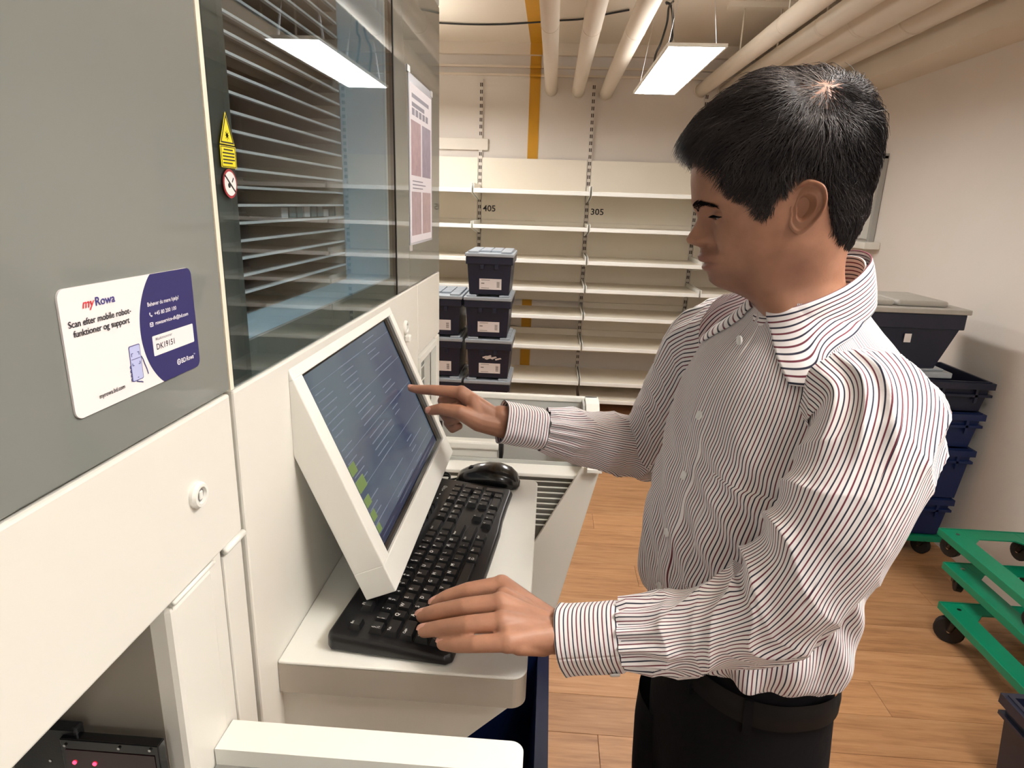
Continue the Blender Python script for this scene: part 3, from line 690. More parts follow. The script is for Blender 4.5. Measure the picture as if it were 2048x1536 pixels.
# ================================================================ TOUCH MONITOR
MN = empty('touch_monitor', (-.29, .91, 1.3), 'white framed touch monitor tilted out of the machine above the keyboard', 'monitor')
A = Vector((-.2925, 0, 1.4685)); Bq = Vector((-.1715, 0, 1.1845)); vdir = (Bq - A).normalized(); nrm = Vector((-vdir.z, 0, vdir.x)); HH = (Bq - A).length
if nrm.x < 0: nrm = -nrm
ym0, ym1, dep = .678, 1.142, .0415
def mon(v, y, d): return A + vdir * v + Vector((0, y, 0)) + nrm * d      # v down the face, y along, d outwards
def mon_box(mb, v0, v1, y0, y1, d0, d1, bev=0.0):
    t = MB().box(v0, v1, y0, y1, d0, d1, bev); mb.add([mon(p[0], p[1], p[2]) for p in t.v], t.f); return mb
s0, s1, sy0, sy1 = .0205, .2700, .705, 1.122
h = MB(); mon_box(h, 0, s0, ym0, ym1, -dep, 0, .0015); mon_box(h, s1, HH, ym0, ym1, -dep, 0, .0015)
mon_box(h, s0 - .001, s1 + .001, ym0, sy0, -dep, 0, .0015); mon_box(h, s0 - .001, s1 + .001, sy1, ym1, -dep, 0, .0015)
mon_box(h, s0, s1, sy0, sy1, -dep, -.012)
def clip_x(mb, x=XM + .0003):
    bm = bmesh.new(); me = mb.mesh('clip'); bm.from_mesh(me); bpy.data.meshes.remove(me)
    r_ = bmesh.ops.bisect_plane(bm, geom=bm.verts[:] + bm.edges[:] + bm.faces[:], plane_co=(x, 0, 0), plane_no=(-1, 0, 0), clear_outer=True)
    bmesh.ops.holes_fill(bm, edges=[e for e in r_['geom_cut'] if isinstance(e, bmesh.types.BMEdge)], sides=0)
    o_ = MB(); bm.verts.index_update(); o_.add([v.co[:] for v in bm.verts], [[v.index for v in f.verts] for f in bm.faces]); bm.free(); return o_
clip_x(h).build('housing', M_WHITE2, MN)
bz = MB(); d0, d1 = -.012, -.0045
mon_box(bz, s0, s0 + .003, sy0, sy1, d0, d1); mon_box(bz, s1 - .009, s1, sy0, sy1, d0, d1)
mon_box(bz, s0 + .003, s1 - .009, sy0, sy0 + .003, d0, d1); mon_box(bz, s0 + .003, s1 - .009, sy1 - .030, sy1, d0, d1)
bz.build('black_bezel', M_BLACKG, MN)
def screen_mat():
    m = bpy.data.materials.new('dim_screen'); m.use_nodes = True; nt = m.node_tree; b = nt.nodes['Principled BSDF']
    b.inputs['Base Color'].default_value = (.012, .014, .02, 1); b.inputs['Roughness'].default_value = .16; b.inputs['IOR'].default_value = 1.5
    tc = nt.nodes.new('ShaderNodeTexCoord'); n = nt.nodes.new('ShaderNodeTexNoise'); n.inputs['Scale'].default_value = 5; nt.links.new(tc.outputs['Object'], n.inputs['Vector'])
    r = nt.nodes.new('ShaderNodeValToRGB'); r.color_ramp.elements[0].color = rgb((48, 57, 82)); r.color_ramp.elements[1].color = rgb((92, 104, 110)); r.color_ramp.elements[0].position = .35; r.color_ramp.elements[1].position = .65
    nt.links.new(n.outputs['Fac'], r.inputs[0]); nt.links.new(r.outputs[0], b.inputs['Emission Color']); b.inputs['Emission Strength'].default_value = .42
    return m
q = MB(); mon_box(q, s0 + .003, s1 - .009, sy0 + .003, sy1 - .030, -.0118, -.0065); scr = q.build('screen', screen_mat(), MN)
def emis(name, c, s):
    return mat(name, (20, 20, 24), .3, emit=(c, s))
txt = MB(); rr = random.Random(4)
for k in range(24):
    v = s0 + .012 + k * .0096
    for y, w in ((sy0 + .018, .03 + .03 * rr.random()), (sy0 + .115, .05 + .06 * rr.random()), (sy0 + .245, .03 + .08 * rr.random())):
        if rr.random() < .25: continue
        mon_box(txt, v, v + .0011, y, y + w, -.0065, -.0062)
for k in range(5): mon_box(txt, s0 + .022 + k * .048, s0 + .0225 + k * .048, sy0 + .008, sy1 - .034, -.0065, -.0063)
txt.build('screen_text', emis('screen_text_glow', (122, 130, 146), .34), scr)
for k, (v, y, w, hh) in enumerate(((.150, .014, .022, .014), (.172, .014, .030, .016), (.197, .014, .020, .012), (.217, .014, .016, .012), (.236, .014, .013, .010))):
    q = MB(); mon_box(q, v, v + hh, sy0 + y, sy0 + y + w, -.0065, -.0061); q.build('status_block', emis('status_green', (112, 132, 72), .42), scr)
q = MB(); mon_box(q, s1 - .022, s1 - .0095, sy0 + .004, sy1 - .032, -.0064, -.0062)
q.build('task_bar', emis('task_bar_glow', (36, 42, 66), .4), scr)
# mounting neck into the machine
q = MB(); mon_box(q, .06, .18, .80, 1.02, -dep - .05, -dep); clip_x(q).build('mount_block', M_WHITE, MN)

# ================================================================ KEYBOARD SHELF
TZ = 1.14
KS = empty('keyboard_shelf', (-.29, .86, TZ), 'white metal shelf carrying the keyboard and mouse', 'shelf')
o = MB().prism(rrect(XM + .0005, -.005, .595, 1.131, .018, 8, (1, 0, 0, 1)), 'z', TZ - .004, TZ).build('shelf_plate', M_WHITE2, KS)
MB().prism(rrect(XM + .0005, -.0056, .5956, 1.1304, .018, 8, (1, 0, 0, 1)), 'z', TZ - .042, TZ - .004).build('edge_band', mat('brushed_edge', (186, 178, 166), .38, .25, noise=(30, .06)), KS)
bvm = o.modifiers.new('soft_edge', 'BEVEL'); bvm.width = .0018; bvm.segments = 2; bvm.limit_method = 'ANGLE'
for yy in (.603, 1.10): MB().prism([(XM, 1.0), (XM, TZ - .042), (-.025, TZ - .042), (-.025, TZ - .048), (-.118, 1.0)], 'y', yy, yy + .018).build('gusset', M_WHITE, KS)

# front ledge of the output chute in the foreground
LG = empty('output_ledge', (-.29, .47, 1.155), 'white rimmed grey tray ledge at the bottom of the picture', 'ledge')
zL = 1.155
o = MB().prism(rrect(XM, -.004, .4585, .4935, .012, 6, (1, 0, 0, 0)), 'z', zL - .03, zL).build('rim', M_WHITE2, LG)
MB().prism(rrect(XM + .0, -.004, .2, .4585, .012, 6, (0, 0, 0, 1)), 'z', zL - .05, zL - .018).build('tray_floor', mat('tray_grey', (148, 147, 143), .45), LG)
MB().box(-.02, -.004, .2, .4585, zL - .018, zL).build('side_rim', M_WHITE2, LG)
MB().prism([(XM, .9), (XM, zL - .03), (-.05, zL - .03), (-.20, .9)], 'y', .30, .32).build('gusset', M_WHITE, LG)

# barcode scanner in the dark opening
SN = empty('barcode_scanner', (-.36, .36, 1.03), 'black scanner with glowing red lamps inside the dark opening', 'scanner')
yS = .398; pL, pR = at(120, 1490, 'y', yS), at(316, 1493, 'y', yS); zt_ = pR.z
MB().box(pL.x, pR.x, yS, yS + .009, zt_ - .09, zt_, .001).build('housing', M_BLACKG, SN)
MB().box(pL.x - .05, pL.x + .012, yS + .004, yS + .014, zt_ - .09, zt_ + .006, .002).build('bracket', M_BLACK, SN)
M_RL = mat('red_lamp', (120, 10, 20), .3, emit=((255, 30, 50), 5.0))
for (qx, qy) in ((150, 1524), (190, 1527)):
    q = at(qx, qy, 'y', yS - .0005); MB().disc((q.x, q.y, q.z), 'y', .0016, -.001, 14).build('lamp', M_RL, SN)
for (qx, qy) in ((130, 1490), (102, 1520), (238, 1496), (300, 1500)):
    q = at(qx, qy, 'y', yS - .0003); MB().disc((q.x, q.y, q.z), 'y', .0012, -.001, 10).build('screw', M_CHROME, SN)
MB().box(pL.x + .004, pR.x - .004, yS - .0006, yS - .0001, zt_ - .085, zt_ - .010).build('scan_window', mat('scan_red_glass', (42, 8, 14), .1), SN)

# ================================================================ OUTPUT TRAY beyond the shelf
OT = empty('output_tray', (-.08, 1.66, .9), 'white and grey sheet metal output tray beyond the keyboard shelf', 'tray')
M_TG = mat('tray_inside_grey', (176, 178, 174), .45)
MB().box(XM, .106, 1.72, 1.728, .90, 1.122).build('back_wall', M_TG, OT)
MB().box(XM, .15, 1.716, 1.732, 1.118, 1.134, .003).build('back_rim', M_WHITE2, OT)
rw = MB(); rw.prism([(1.50, .96), (1.73, .96), (1.73, 1.128), (1.66, 1.128), (1.50, 1.04)], 'x', .106, .114); rw.build('right_wall', M_TG, OT)
rr_ = MB(); t_ = .036
rr_.add([(.114, 1.73, 1.126), (.114 + t_, 1.73, 1.126), (.114 + t_, 1.66, 1.126), (.114, 1.66, 1.126), (.114, 1.46, 1.018), (.114 + t_, 1.46, 1.018), (.114, 1.73, 1.134), (.114 + t_, 1.73, 1.134), (.114 + t_, 1.66, 1.134), (.114, 1.66, 1.134), (.114, 1.46, 1.026), (.114 + t_, 1.46, 1.026)],
        [(6, 7, 8, 9), (9, 8, 11, 10), (0, 3, 2, 1), (3, 4, 5, 2), (0, 1, 7, 6), (1, 2, 8, 7), (2, 5, 11, 8), (5, 4, 10, 11), (4, 3, 9, 10), (3, 0, 6, 9)])
rr_.build('right_rim', M_WHITE2, OT)
MB().box(XM, -.115, 1.60, 1.635, 1.005, 1.03, .006).box(XM, -.12, 1.605, 1.63, .985, 1.005).build('guide_rail', M_WHITE2, OT)
MB().box(-.116, -.105, 1.598, 1.637, .985, 1.032, .003).build('rail_end', M_BLACK, OT)
MB().box(XM, .104, 1.56, 1.566, .90, 1.0).build('step_wall', M_TG, OT)
MB().box(XM, .104, 1.5595, 1.5605, .938, .941).build('step_seam', mat('seam_dark', (110, 110, 104), .6), OT)
MB().box(XM, .104, 1.497, 1.56, .982, .992, .002).build('front_lip', M_WHITE2, OT)
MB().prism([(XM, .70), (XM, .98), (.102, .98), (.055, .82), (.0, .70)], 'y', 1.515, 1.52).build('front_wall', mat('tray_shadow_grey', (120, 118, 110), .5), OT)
for k in range(9): MB().box(XM, .104, 1.504, 1.507, .967 - k * .0155, .9695 - k * .0155).build('roller_wire', M_WHITE2, OT)
pan = [at(x, y, 'y', 1.48) for x, y in ((1165, 935), (1188, 937), (1198, 946), (1117, 1200), (1060, 1380), (950, 1380), (1010, 1180), (1072, 1080))]
MB().prism([(p.x, p.z) for p in pan], 'y', 1.48, 1.492).build('side_gusset', M_WHITE, OT)

# ================================================================ KEYBOARD
KB = empty('keyboard', (-.092, .603, TZ), 'black wired keyboard with white legends lying on the white shelf', 'keyboard', rz=math.radians(90 - 5.6))
KW, KD = .458, .150      # local x: left to right, y: towards the function keys
b = MB(); n = 40
def kz(y): return .0125 + .0105 * (y / KD)
base = [(0.010, 0), (KW * .40, -.000), (KW * .62, -.006), (KW * .72, -.0065), (KW * .86, 0), (KW - .010, 0), (KW - .003, .003), (KW, .010), (KW, KD - .006), (KW - .006, KD), (.006, KD), (0, KD - .006), (0, .010), (.003, .003)]
base = [(0.006, -.001), (.10, -.004), (.20, -.005), (.30, -.0035), (.345, .000), (.40, .001), (KW - .010, .001), (KW - .002, .004), (KW, .012), (KW, KD - .006), (KW - .006, KD), (.006, KD), (0, KD - .006), (0, .006)]
N_ = len(base)
vs = [(x, y, .002) for x, y in base] + [(x, y, kz(y) - .005) for x, y in base]
ins = [(KW / 2 + (x - KW / 2) * .989, KD / 2 + (y - KD / 2) * .965) for x, y in base]
vs += [(x, y, kz(y)) for x, y in ins]
fs = [tuple(range(N_))[::-1], tuple(range(2 * N_, 3 * N_))]
for L0 in (0, N_):
    fs += [(L0 + i, L0 + (i + 1) % N_, L0 + N_ + (i + 1) % N_, L0 + N_ + i) for i in range(N_)]
b.add(vs, fs)
ko = b.build('case', M_BLACK, KB, False)
bv = ko.modifiers.new('soft_edge', 'BEVEL'); bv.width = .003; bv.segments = 3; bv.limit_method = 'ANGLE'; bv.angle_limit = math.radians(25)
M_KEY = mat('key_black', (24, 24, 25), .32, bump=(1500, .1)); M_LEG = mat('key_legend_white', (232, 232, 228), .5)
_km = {}
def key_mesh(w, d=.0185):
    k = (round(w, 4), round(d, 4))
    if k not in _km:
        m = MB(); g_, t_ = .0006, .0028; h_ = .0085
        B0 = [(g_, g_), (w - g_, g_), (w - g_, d - g_), (g_, d - g_)]; T0 = [(g_ + t_ * .8, g_ + t_ * .6), (w - g_ - t_ * .8, g_ + t_ * .6), (w - g_ - t_ * .8, d - g_ - t_), (g_ + t_ * .8, d - g_ - t_)]
        C0 = [(w / 2 + (x - w / 2) * .94, d / 2 + (y - d / 2) * .92) for x, y in T0]
        vs = [(x, y, 0) for x, y in B0] + [(x, y, h_ - .0012) for x, y in T0] + [(x, y, h_) for x, y in C0]
        fs = [(8, 9, 10, 11)] + [(i, (i + 1) % 4, 4 + (i + 1) % 4, 4 + i) for i in range(4)] + [(4 + i, 4 + (i + 1) % 4, 8 + (i + 1) % 4, 8 + i) for i in range(4)]
        m.add(vs, fs); _km[k] = m.mesh('key', M_KEY)
    return _km[k]
U = .0186; SL = math.atan(.0105 / KD)
_lg = {}
def key(x, y, w, leg, d=.0185):
    o = link('key', key_mesh(w, d), KB, False); o.location = (x, y, kz(y) - .0012); o.rotation_euler = (SL, 0, 0)
    if leg:
        if leg not in _lg:
            m = MB(); rows = leg.split('|'); sz = .0062 if len(leg) == 1 else (.0046 if len(rows) == 1 and len(leg) > 1 else .0050)
            for k, r in enumerate(rows):
                add_text(m, r, (0, -.0056 * k * (1 if len(rows) > 1 else 0), 0), (1, 0, 0), (0, 1, 0), size=sz * 1.15 if len(r) < 3 else sz * .95)
            _lg[leg] = m.mesh('legend', M_LEG)
        l = link('legend', _lg[leg], o, False); l.location = (.0040, .0098 if len(leg) < 2 else .0108, .0087)
rows = [
    (.012, [(1.25, 'Ctrl'), (1, 'Win'), (1.25, 'Alt'), (6.0, ''), (1.25, 'Alt|Gr'), (1, 'Fn'), (1, ''), (1.25, 'Ctrl')]),
    (.012 + U, [(1.25, 'Shift'), (1, '<'), (1, 'Z'), (1, 'X'), (1, 'C'), (1, 'V'), (1, 'B'), (1, 'N'), (1, 'M'), (1, ';'), (1, ':'), (1, '_'), (2.75, 'Shift')]),
    (.012 + 2 * U, [(1.75, 'Caps'), (1, 'A'), (1, 'S'), (1, 'D'), (1, 'F'), (1, 'G'), (1, 'H'), (1, 'J'), (1, 'K'), (1, 'L'), (1, 'Æ'), (1, 'Ø'), (2.25, 'Enter')]),
    (.012 + 3 * U, [(1.5, 'Tab'), (1, 'Q'), (1, 'W'), (1, 'E'), (1, 'R'), (1, 'T'), (1, 'Y'), (1, 'U'), (1, 'I'), (1, 'O'), (1, 'P'), (1, 'Å'), (1, '^'), (1.5, '')]),
    (.012 + 4 * U, [(1, '§|½'), (1, '!|1'), (1, '"|2'), (1, '#|3'), (1, '¤|4'), (1, '%|5'), (1, '&|6'), (1, '/|7'), (1, '(|8'), (1, ')|9'), (1, '=|0'), (1, '?|+'), (1, '`'), (2, 'Back')]),
]
X0 = .014
for y, ks in rows:
    x = X0
    for w, lg in ks: key(x, y, w * U, lg); x += w * U
yF = .012 + 5 * U + .008
for k, lg in enumerate(['Esc', None, 'F1', 'F2', 'F3', 'F4', None, 'F5', 'F6', 'F7', 'F8', None, 'F9', 'F10', 'F11', 'F12']):
    xx = X0 + [0, 0, 2, 3, 4, 5, 0, 6.5, 7.5, 8.5, 9.5, 0, 11, 12, 13, 14][k] * U
    if lg: key(xx, yF, U, lg, .0165)
XN = X0 + 15 * U + .006
for k, lg in enumerate(['Prt', 'Scr', 'Pse']): key(XN + k * U, yF, U, lg, .0165)
for r, ls in ((4, ['Ins', 'Hm', 'PgU']), (3, ['Del', 'End', 'PgD'])):
    for k, lg in enumerate(ls): key(XN + k * U, .012 + r * U, U, lg)
for k, lg in enumerate(['<', 'v', '>']): key(XN + k * U, .012, U, lg)
key(XN + U, .012 + U, U, '^')
XK = XN + 3 * U + .006
for r, ls in ((4, ['Num', '/', '*', '-']), (3, ['7', '8', '9']), (2, ['4', '5', '6']), (1, ['1', '2', '3'])):
    for k, lg in enumerate(ls): key(XK + k * U, .012 + r * U, U, lg)
key(XK, .012, 2 * U, '0'); key(XK + 2 * U, .012, U, ','); key(XK + 3 * U, .012, U, '', 2 * .0185); key(XK + 3 * U, .012 + 2 * U, U, '+', 2 * .0185)
m = MB()
for k in range(3): m.box(XK + .012 + k * .016, XK + .016 + k * .016, yF + .006, yF + .008, kz(yF) , kz(yF) + .0006)
add_text(m, 'logi', (XK + .05, yF + .004, kz(yF + .004) + .0004), (1, 0, 0), (0, 1, 0), width=.014)
m.build('indicator_print', M_LEG, KB, False)

# ================================================================ MOUSE
MS = empty('computer_mouse', (-.098, 1.103, TZ), 'black computer mouse behind the keyboard', 'mouse', rz=math.radians(178))
def loft(rings, cap=True):
    n = len(rings[0]); vs = [p for r in rings for p in r]; fs = []
    for i in range(len(rings) - 1):
        for k in range(n): fs.append((i * n + k, i * n + (k + 1) % n, (i + 1) * n + (k + 1) % n, (i + 1) * n + k))
    if cap: fs += [tuple(range(n))[::-1], tuple(range((len(rings) - 1) * n, len(rings) * n))]
    return vs, fs
def mouse_rings(scale=1.0, z0=.004, top=1.0):
    R_ = []
    for x, w, h in ((-.057, .012, .010), (-.053, .022, .019), (-.042, .029, .029), (-.022, .0315, .036), (.0, .030, .0365), (.022, .0285, .032), (.042, .0285, .023), (.053, .026, .0165), (.058, .020, .012)):
        ring = []
        for k in range(28):
            a = 2 * math.pi * k / 28; c, s = math.cos(a), math.sin(a)
            yy = w * scale * (abs(c) ** .8) * (1 if c > 0 else -1); zz = z0 + (h * top if s > 0 else .006) * (abs(s) ** .75) * (1 if s > 0 else -1) * scale
            ring.append((x, yy, max(zz, 0.0008)))
        R_.append(ring)
    return R_
m = MB(); v, f = loft(mouse_rings(1.0)); m.add(v, f, True); m.build('body', mat('mouse_black', (17, 18, 18), .22, coat=.3), MS, False)
m = MB(); rg = []
for x, w, h in ((-.0592, .010, .006), (-.054, .0245, .0085), (-.02, .0325, .0105), (.02, .0300, .010), (.05, .0280, .008), (.0602, .020, .006)):
    rg.append([(x, w * math.cos(2 * math.pi * k / 24), max(.0004, .0045 + h * .6 * math.sin(2 * math.pi * k / 24))) for k in range(24)])
v, f = loft(rg); m.add(v, f, True); m.build('side_skirt', mat('mouse_side', (12, 12, 13), .5), MS, False)
MB().tube([(.032, -.0035, .0275), (.032, .0035, .0275)], .0065, 18, True, False).build('scroll_wheel', M_RUB, MS, False)
# cable looped behind the monitor edge
pts = []
ca = Vector((-.157, 1.105, TZ + .006)); pts.append(ca)
for k in range(40):
    t = k / 39; a = t * 4.6 * math.pi; r = .016 + .004 * math.sin(5 * t)
    pts.append(Vector((-.192 + r * 1.3 * math.cos(a) - .01 * t, 1.100 + r * math.sin(a), TZ + .005 + .012 * t + .002 * math.sin(3 * a))))
pts.append(Vector((-.24, 1.09, TZ + .006))); pts.append(Vector((-.286, 1.10, TZ + .008)))
cable(pts, .0021, 'thin black mouse cable coiled on the shelf beside the mouse', 'mouse_cable')
# ================================================================ THE MAN AT THE SCREEN
PR = empty('person', (.33, .80, 0), 'man in a striped white shirt and dark trousers typing and pointing at the screen', 'person')
def pch(xs, ys):
    """monotone cubic interpolation"""
    xs = np.array(xs, float); ys = np.array(ys, float); o = np.argsort(xs); xs, ys = xs[o], ys[o]
    h = np.diff(xs); d = np.diff(ys) / h; m = np.zeros(len(xs)); m[0], m[-1] = d[0], d[-1]
    for i in range(1, len(xs) - 1):
        if d[i - 1] * d[i] > 0:
            w1, w2 = 2 * h[i] + h[i - 1], h[i] + 2 * h[i - 1]; m[i] = (w1 + w2) / (w1 / d[i - 1] + w2 / d[i])
    def f(x):
        x = np.clip(np.asarray(x, float), xs[0], xs[-1]); i = np.clip(np.searchsorted(xs, x) - 1, 0, len(xs) - 2)
        t = (x - xs[i]) / h[i]; t2, t3 = t * t, t * t * t
        return (2 * t3 - 3 * t2 + 1) * ys[i] + (t3 - 2 * t2 + t) * h[i] * m[i] + (-2 * t3 + 3 * t2) * ys[i + 1] + (t3 - t2) * h[i] * m[i + 1]
    return f
def sstep(a, b, x): t = np.clip((x - a) / (b - a), 0, 1); return t * t * (3 - 2 * t)
def gau(x, w): return np.exp(-(x / w) ** 2)
_rs = np.random.RandomState(3)
_lat = _rs.rand(32, 32, 32)
def vnoise(x, y, z=0.0):
    """smooth value noise, vectorised, range -1..1"""
    x, y, z = np.broadcast_arrays(np.asarray(x, float), np.asarray(y, float), np.asarray(z, float))
    xi, yi, zi = np.floor(x).astype(int), np.floor(y).astype(int), np.floor(z).astype(int); fx, fy, fz = x - xi, y - yi, z - zi
    fx, fy, fz = [t * t * (3 - 2 * t) for t in (fx, fy, fz)]; r = 0
    for a in (0, 1):
        for b in (0, 1):
            for c in (0, 1):
                r = r + _lat[(xi + a) % 32, (yi + b) % 32, (zi + c) % 32] * (fx if a else 1 - fx) * (fy if b else 1 - fy) * (fz if c else 1 - fz)
    return r * 2 - 1
def grid_faces(nr, nc, wrap=True):
    i = np.arange(nr - 1)[:, None]; k = np.arange(nc if wrap else nc - 1)[None, :]; k2 = (k + 1) % nc
    return np.stack([i * nc + k, i * nc + k2, (i + 1) * nc + k2, (i + 1) * nc + k], -1).reshape(-1, 4)
def np_mesh(name, V, F, m, uv=None, smooth=True, attrs=None):
    me = bpy.data.meshes.new(name); V = np.asarray(V, np.float32).reshape(-1, 3)
    if isinstance(F, np.ndarray) and F.ndim == 2:
        nf, k = F.shape; me.vertices.add(len(V)); me.vertices.foreach_set('co', V.ravel())
        me.loops.add(nf * k); me.loops.foreach_set('vertex_index', F.ravel().astype(np.int32))
        me.polygons.add(nf); me.polygons.foreach_set('loop_start', np.arange(0, nf * k, k, dtype=np.int32)); me.polygons.foreach_set('loop_total', np.full(nf, k, np.int32))
    else:
        me.from_pydata([tuple(v) for v in V], [], F)
    me.update(calc_edges=True)
    if uv is not None:
        ul = me.uv_layers.new(name='UVMap'); li = np.empty(len(me.loops), np.int32); me.loops.foreach_get('vertex_index', li)
        if uv.shape[0] == len(V): ul.data.foreach_set('uv', uv[li].astype(np.float32).ravel())
        else: ul.data.foreach_set('uv', uv.astype(np.float32).ravel())
    for k, a in (attrs or {}).items():
        at_ = me.attributes.new(k, 'FLOAT', 'POINT'); at_.data.foreach_set('value', np.asarray(a, np.float32))
    me.validate()
    if smooth: me.polygons.foreach_set('use_smooth', np.ones(len(me.polygons), bool))
    if m: me.materials.append(m)
    return me

# ---------------- materials
def skin_mat():
    m = bpy.data.materials.new('skin'); m.use_nodes = True; nt = m.node_tree; b = nt.nodes['Principled BSDF']; N = nt.nodes.new; L = nt.links.new
    tc = N('ShaderNodeTexCoord'); n = N('ShaderNodeTexNoise'); n.inputs['Scale'].default_value = 26; n.inputs['Detail'].default_value = 5; L(tc.outputs['Object'], n.inputs['Vector'])
    r = N('ShaderNodeValToRGB'); r.color_ramp.elements[0].color = rgb((154, 108, 85)); r.color_ramp.elements[1].color = rgb((182, 133, 107)); r.color_ramp.elements[0].position = .3; r.color_ramp.elements[1].position = .7
    L(n.outputs['Fac'], r.inputs[0]); prev = r.outputs[0]
    for nm, col in (('lips', (128, 76, 70)), ('stubble', (112, 80, 68)), ('brow', (34, 26, 24)), ('scalp_shade', (150, 112, 94))):
        a = N('ShaderNodeAttribute'); a.attribute_name = nm; mx = N('ShaderNodeMixRGB'); mx.inputs[2].default_value = rgb(col)
        L(a.outputs['Fac'], mx.inputs[0]); L(prev, mx.inputs[1]); prev = mx.outputs[0]
    L(prev, b.inputs['Base Color']); b.inputs['Roughness'].default_value = .46; b.inputs['Specular IOR Level'].default_value = .4
    b.inputs['Subsurface Weight'].default_value = .12; b.inputs['Subsurface Radius'].default_value = (.010, .004, .002); b.inputs['Subsurface Scale'].default_value = .6
    n2 = N('ShaderNodeTexNoise'); n2.inputs['Scale'].default_value = 420; n2.inputs['Detail'].default_value = 3; L(tc.outputs['Object'], n2.inputs['Vector'])
    bp = N('ShaderNodeBump'); bp.inputs['Strength'].default_value = .18; bp.inputs['Distance'].default_value = .0006; L(n2.outputs['Fac'], bp.inputs['Height']); L(bp.outputs[0], b.inputs['Normal'])
    return m
M_SKIN = skin_mat()
def shirt_mat():
    m = bpy.data.materials.new('striped_shirt'); m.use_nodes = True; nt = m.node_tree; b = nt.nodes['Principled BSDF']; N = nt.nodes.new; L = nt.links.new
    uv = N('ShaderNodeUVMap'); uv.uv_map = 'UVMap'; sp = N('ShaderNodeSeparateXYZ'); L(uv.outputs[0], sp.inputs[0])
    def band(period, phase, half):
        a = N('ShaderNodeMath'); a.operation = 'MULTIPLY_ADD'; a.inputs[1].default_value = 1 / period; a.inputs[2].default_value = phase; L(sp.outputs['X'], a.inputs[0])
        f = N('ShaderNodeMath'); f.operation = 'FRACT'; L(a.outputs[0], f.inputs[0])
        s = N('ShaderNodeMath'); s.operation = 'SUBTRACT'; s.inputs[1].default_value = .5; L(f.outputs[0], s.inputs[0])
        ab = N('ShaderNodeMath'); ab.operation = 'ABSOLUTE'; L(s.outputs[0], ab.inputs[0])
        mr = N('ShaderNodeMapRange'); mr.inputs['From Min'].default_value = half / period; mr.inputs['From Max'].default_value = half / period * .55; L(ab.outputs[0], mr.inputs['Value'])
        return mr.outputs[0]
    P_ = .0096
    b1, b2 = band(P_, 0, .00092), band(P_, .5, .00092)
    m1 = N('ShaderNodeMixRGB'); m1.inputs[1].default_value = rgb((238, 232, 232)); m1.inputs[2].default_value = rgb((38, 38, 58)); L(b1, m1.inputs[0])
    m2 = N('ShaderNodeMixRGB'); m2.inputs[2].default_value = rgb((110, 44, 58)); L(b2, m2.inputs[0]); L(m1.outputs[0], m2.inputs[1])
    L(m2.outputs[0], b.inputs['Base Color']); b.inputs['Roughness'].default_value = .82; b.inputs['Specular IOR Level'].default_value = .2
    b.inputs['Sheen Weight'].default_value = .15
    tc = N('ShaderNodeTexCoord'); n = N('ShaderNodeTexNoise'); n.inputs['Scale'].default_value = 30; n.inputs['Detail'].default_value = 3; n.inputs['Distortion'].default_value = 1.2; L(tc.outputs['Object'], n.inputs['Vector'])
    bp = N('ShaderNodeBump'); bp.inputs['Strength'].default_value = .35; bp.inputs['Distance'].default_value = .006; L(n.outputs['Fac'], bp.inputs['Height']); L(bp.outputs[0], b.inputs['Normal'])
    return m
M_SHIRT = shirt_mat()
M_TROU = mat('black_trousers', (13, 12, 16), .85, spec=.2, bump=(70, .4))
def hair_mat():
    m = bpy.data.materials.new('dark_hair'); m.use_nodes = True; nt = m.node_tree; b = nt.nodes['Principled BSDF']
    a = nt.nodes.new('ShaderNodeAttribute'); a.attribute_name = 'tone'; r = nt.nodes.new('ShaderNodeValToRGB')
    r.color_ramp.elements[0].color = rgb((30, 25, 26)); r.color_ramp.elements[1].color = rgb((128, 120, 118)); k = r.color_ramp.elements.new(.45); k.color = rgb((62, 55, 54))
    nt.links.new(a.outputs['Fac'], r.inputs[0]); nt.links.new(r.outputs[0], b.inputs['Base Color'])
    b.inputs['Roughness'].default_value = .42
    g = nt.nodes.new('ShaderNodeAttribute'); g.attribute_name = 'gloss'; nt.links.new(g.outputs['Fac'], b.inputs['Specular IOR Level'])
    return m
M_HAIR = hair_mat()
M_NAIL = mat('fingernail', (206, 152, 134), .3)
M_BTN = mat('shirt_button', (238, 236, 234), .45)

# ---------------- head
TILT, HYAW = math.radians(10), math.radians(10); HP = np.array([.285, .79, 1.655])
_fw = np.array([-math.cos(HYAW), math.sin(HYAW), 0]); HF = _fw * math.cos(TILT) + np.array([0, 0, -math.sin(TILT)]); HU = _fw * math.sin(TILT) + np.array([0, 0, math.cos(TILT)]); HL = np.cross(HU, HF)
def head_world(a, l, h): return HP + np.multiply.outer(a, HF) + np.multiply.outer(l, HL) + np.multiply.outer(h, HU)
tab = np.array([(.1405, .018, -.004, .002), (.1395, .030, -.016, .018), (.136, .047, -.031, .034), (.128, .066, -.047, .050), (.115, .084, -.060, .0615), (.095, .101, -.0680, .0695), (.070, .1115, -.0735, .0745), (.045, .1150, -.0755, .0765),
                (.025, .1120, -.0745, .0765), (.010, .1050, -.0718, .0745), (-.005, .1010, -.0695, .0720), (-.020, .0985, -.0635, .0695), (-.035, .0975, -.0570, .0668), (-.050, .0965, -.0520, .0630), (-.060, .0955, -.0490, .0595),
                (-.070, .0930, -.0475, .0560), (-.079, .0870, -.0470, .0535), (-.087, .0760, -.0475, .0525), (-.094, .0655, -.0485, .0530), (-.102, .0570, -.0495, .0540), (-.115, .0500, -.0520, .0550), (-.130, .0455, -.0550, .0565), (-.150, .0440, -.0600, .0620), (-.185, .0480, -.0680, .0720)])
fAf, fAb, fW = pch(tab[:, 0], tab[:, 1]), pch(tab[:, 0], tab[:, 2]), pch(tab[:, 0], tab[:, 3])
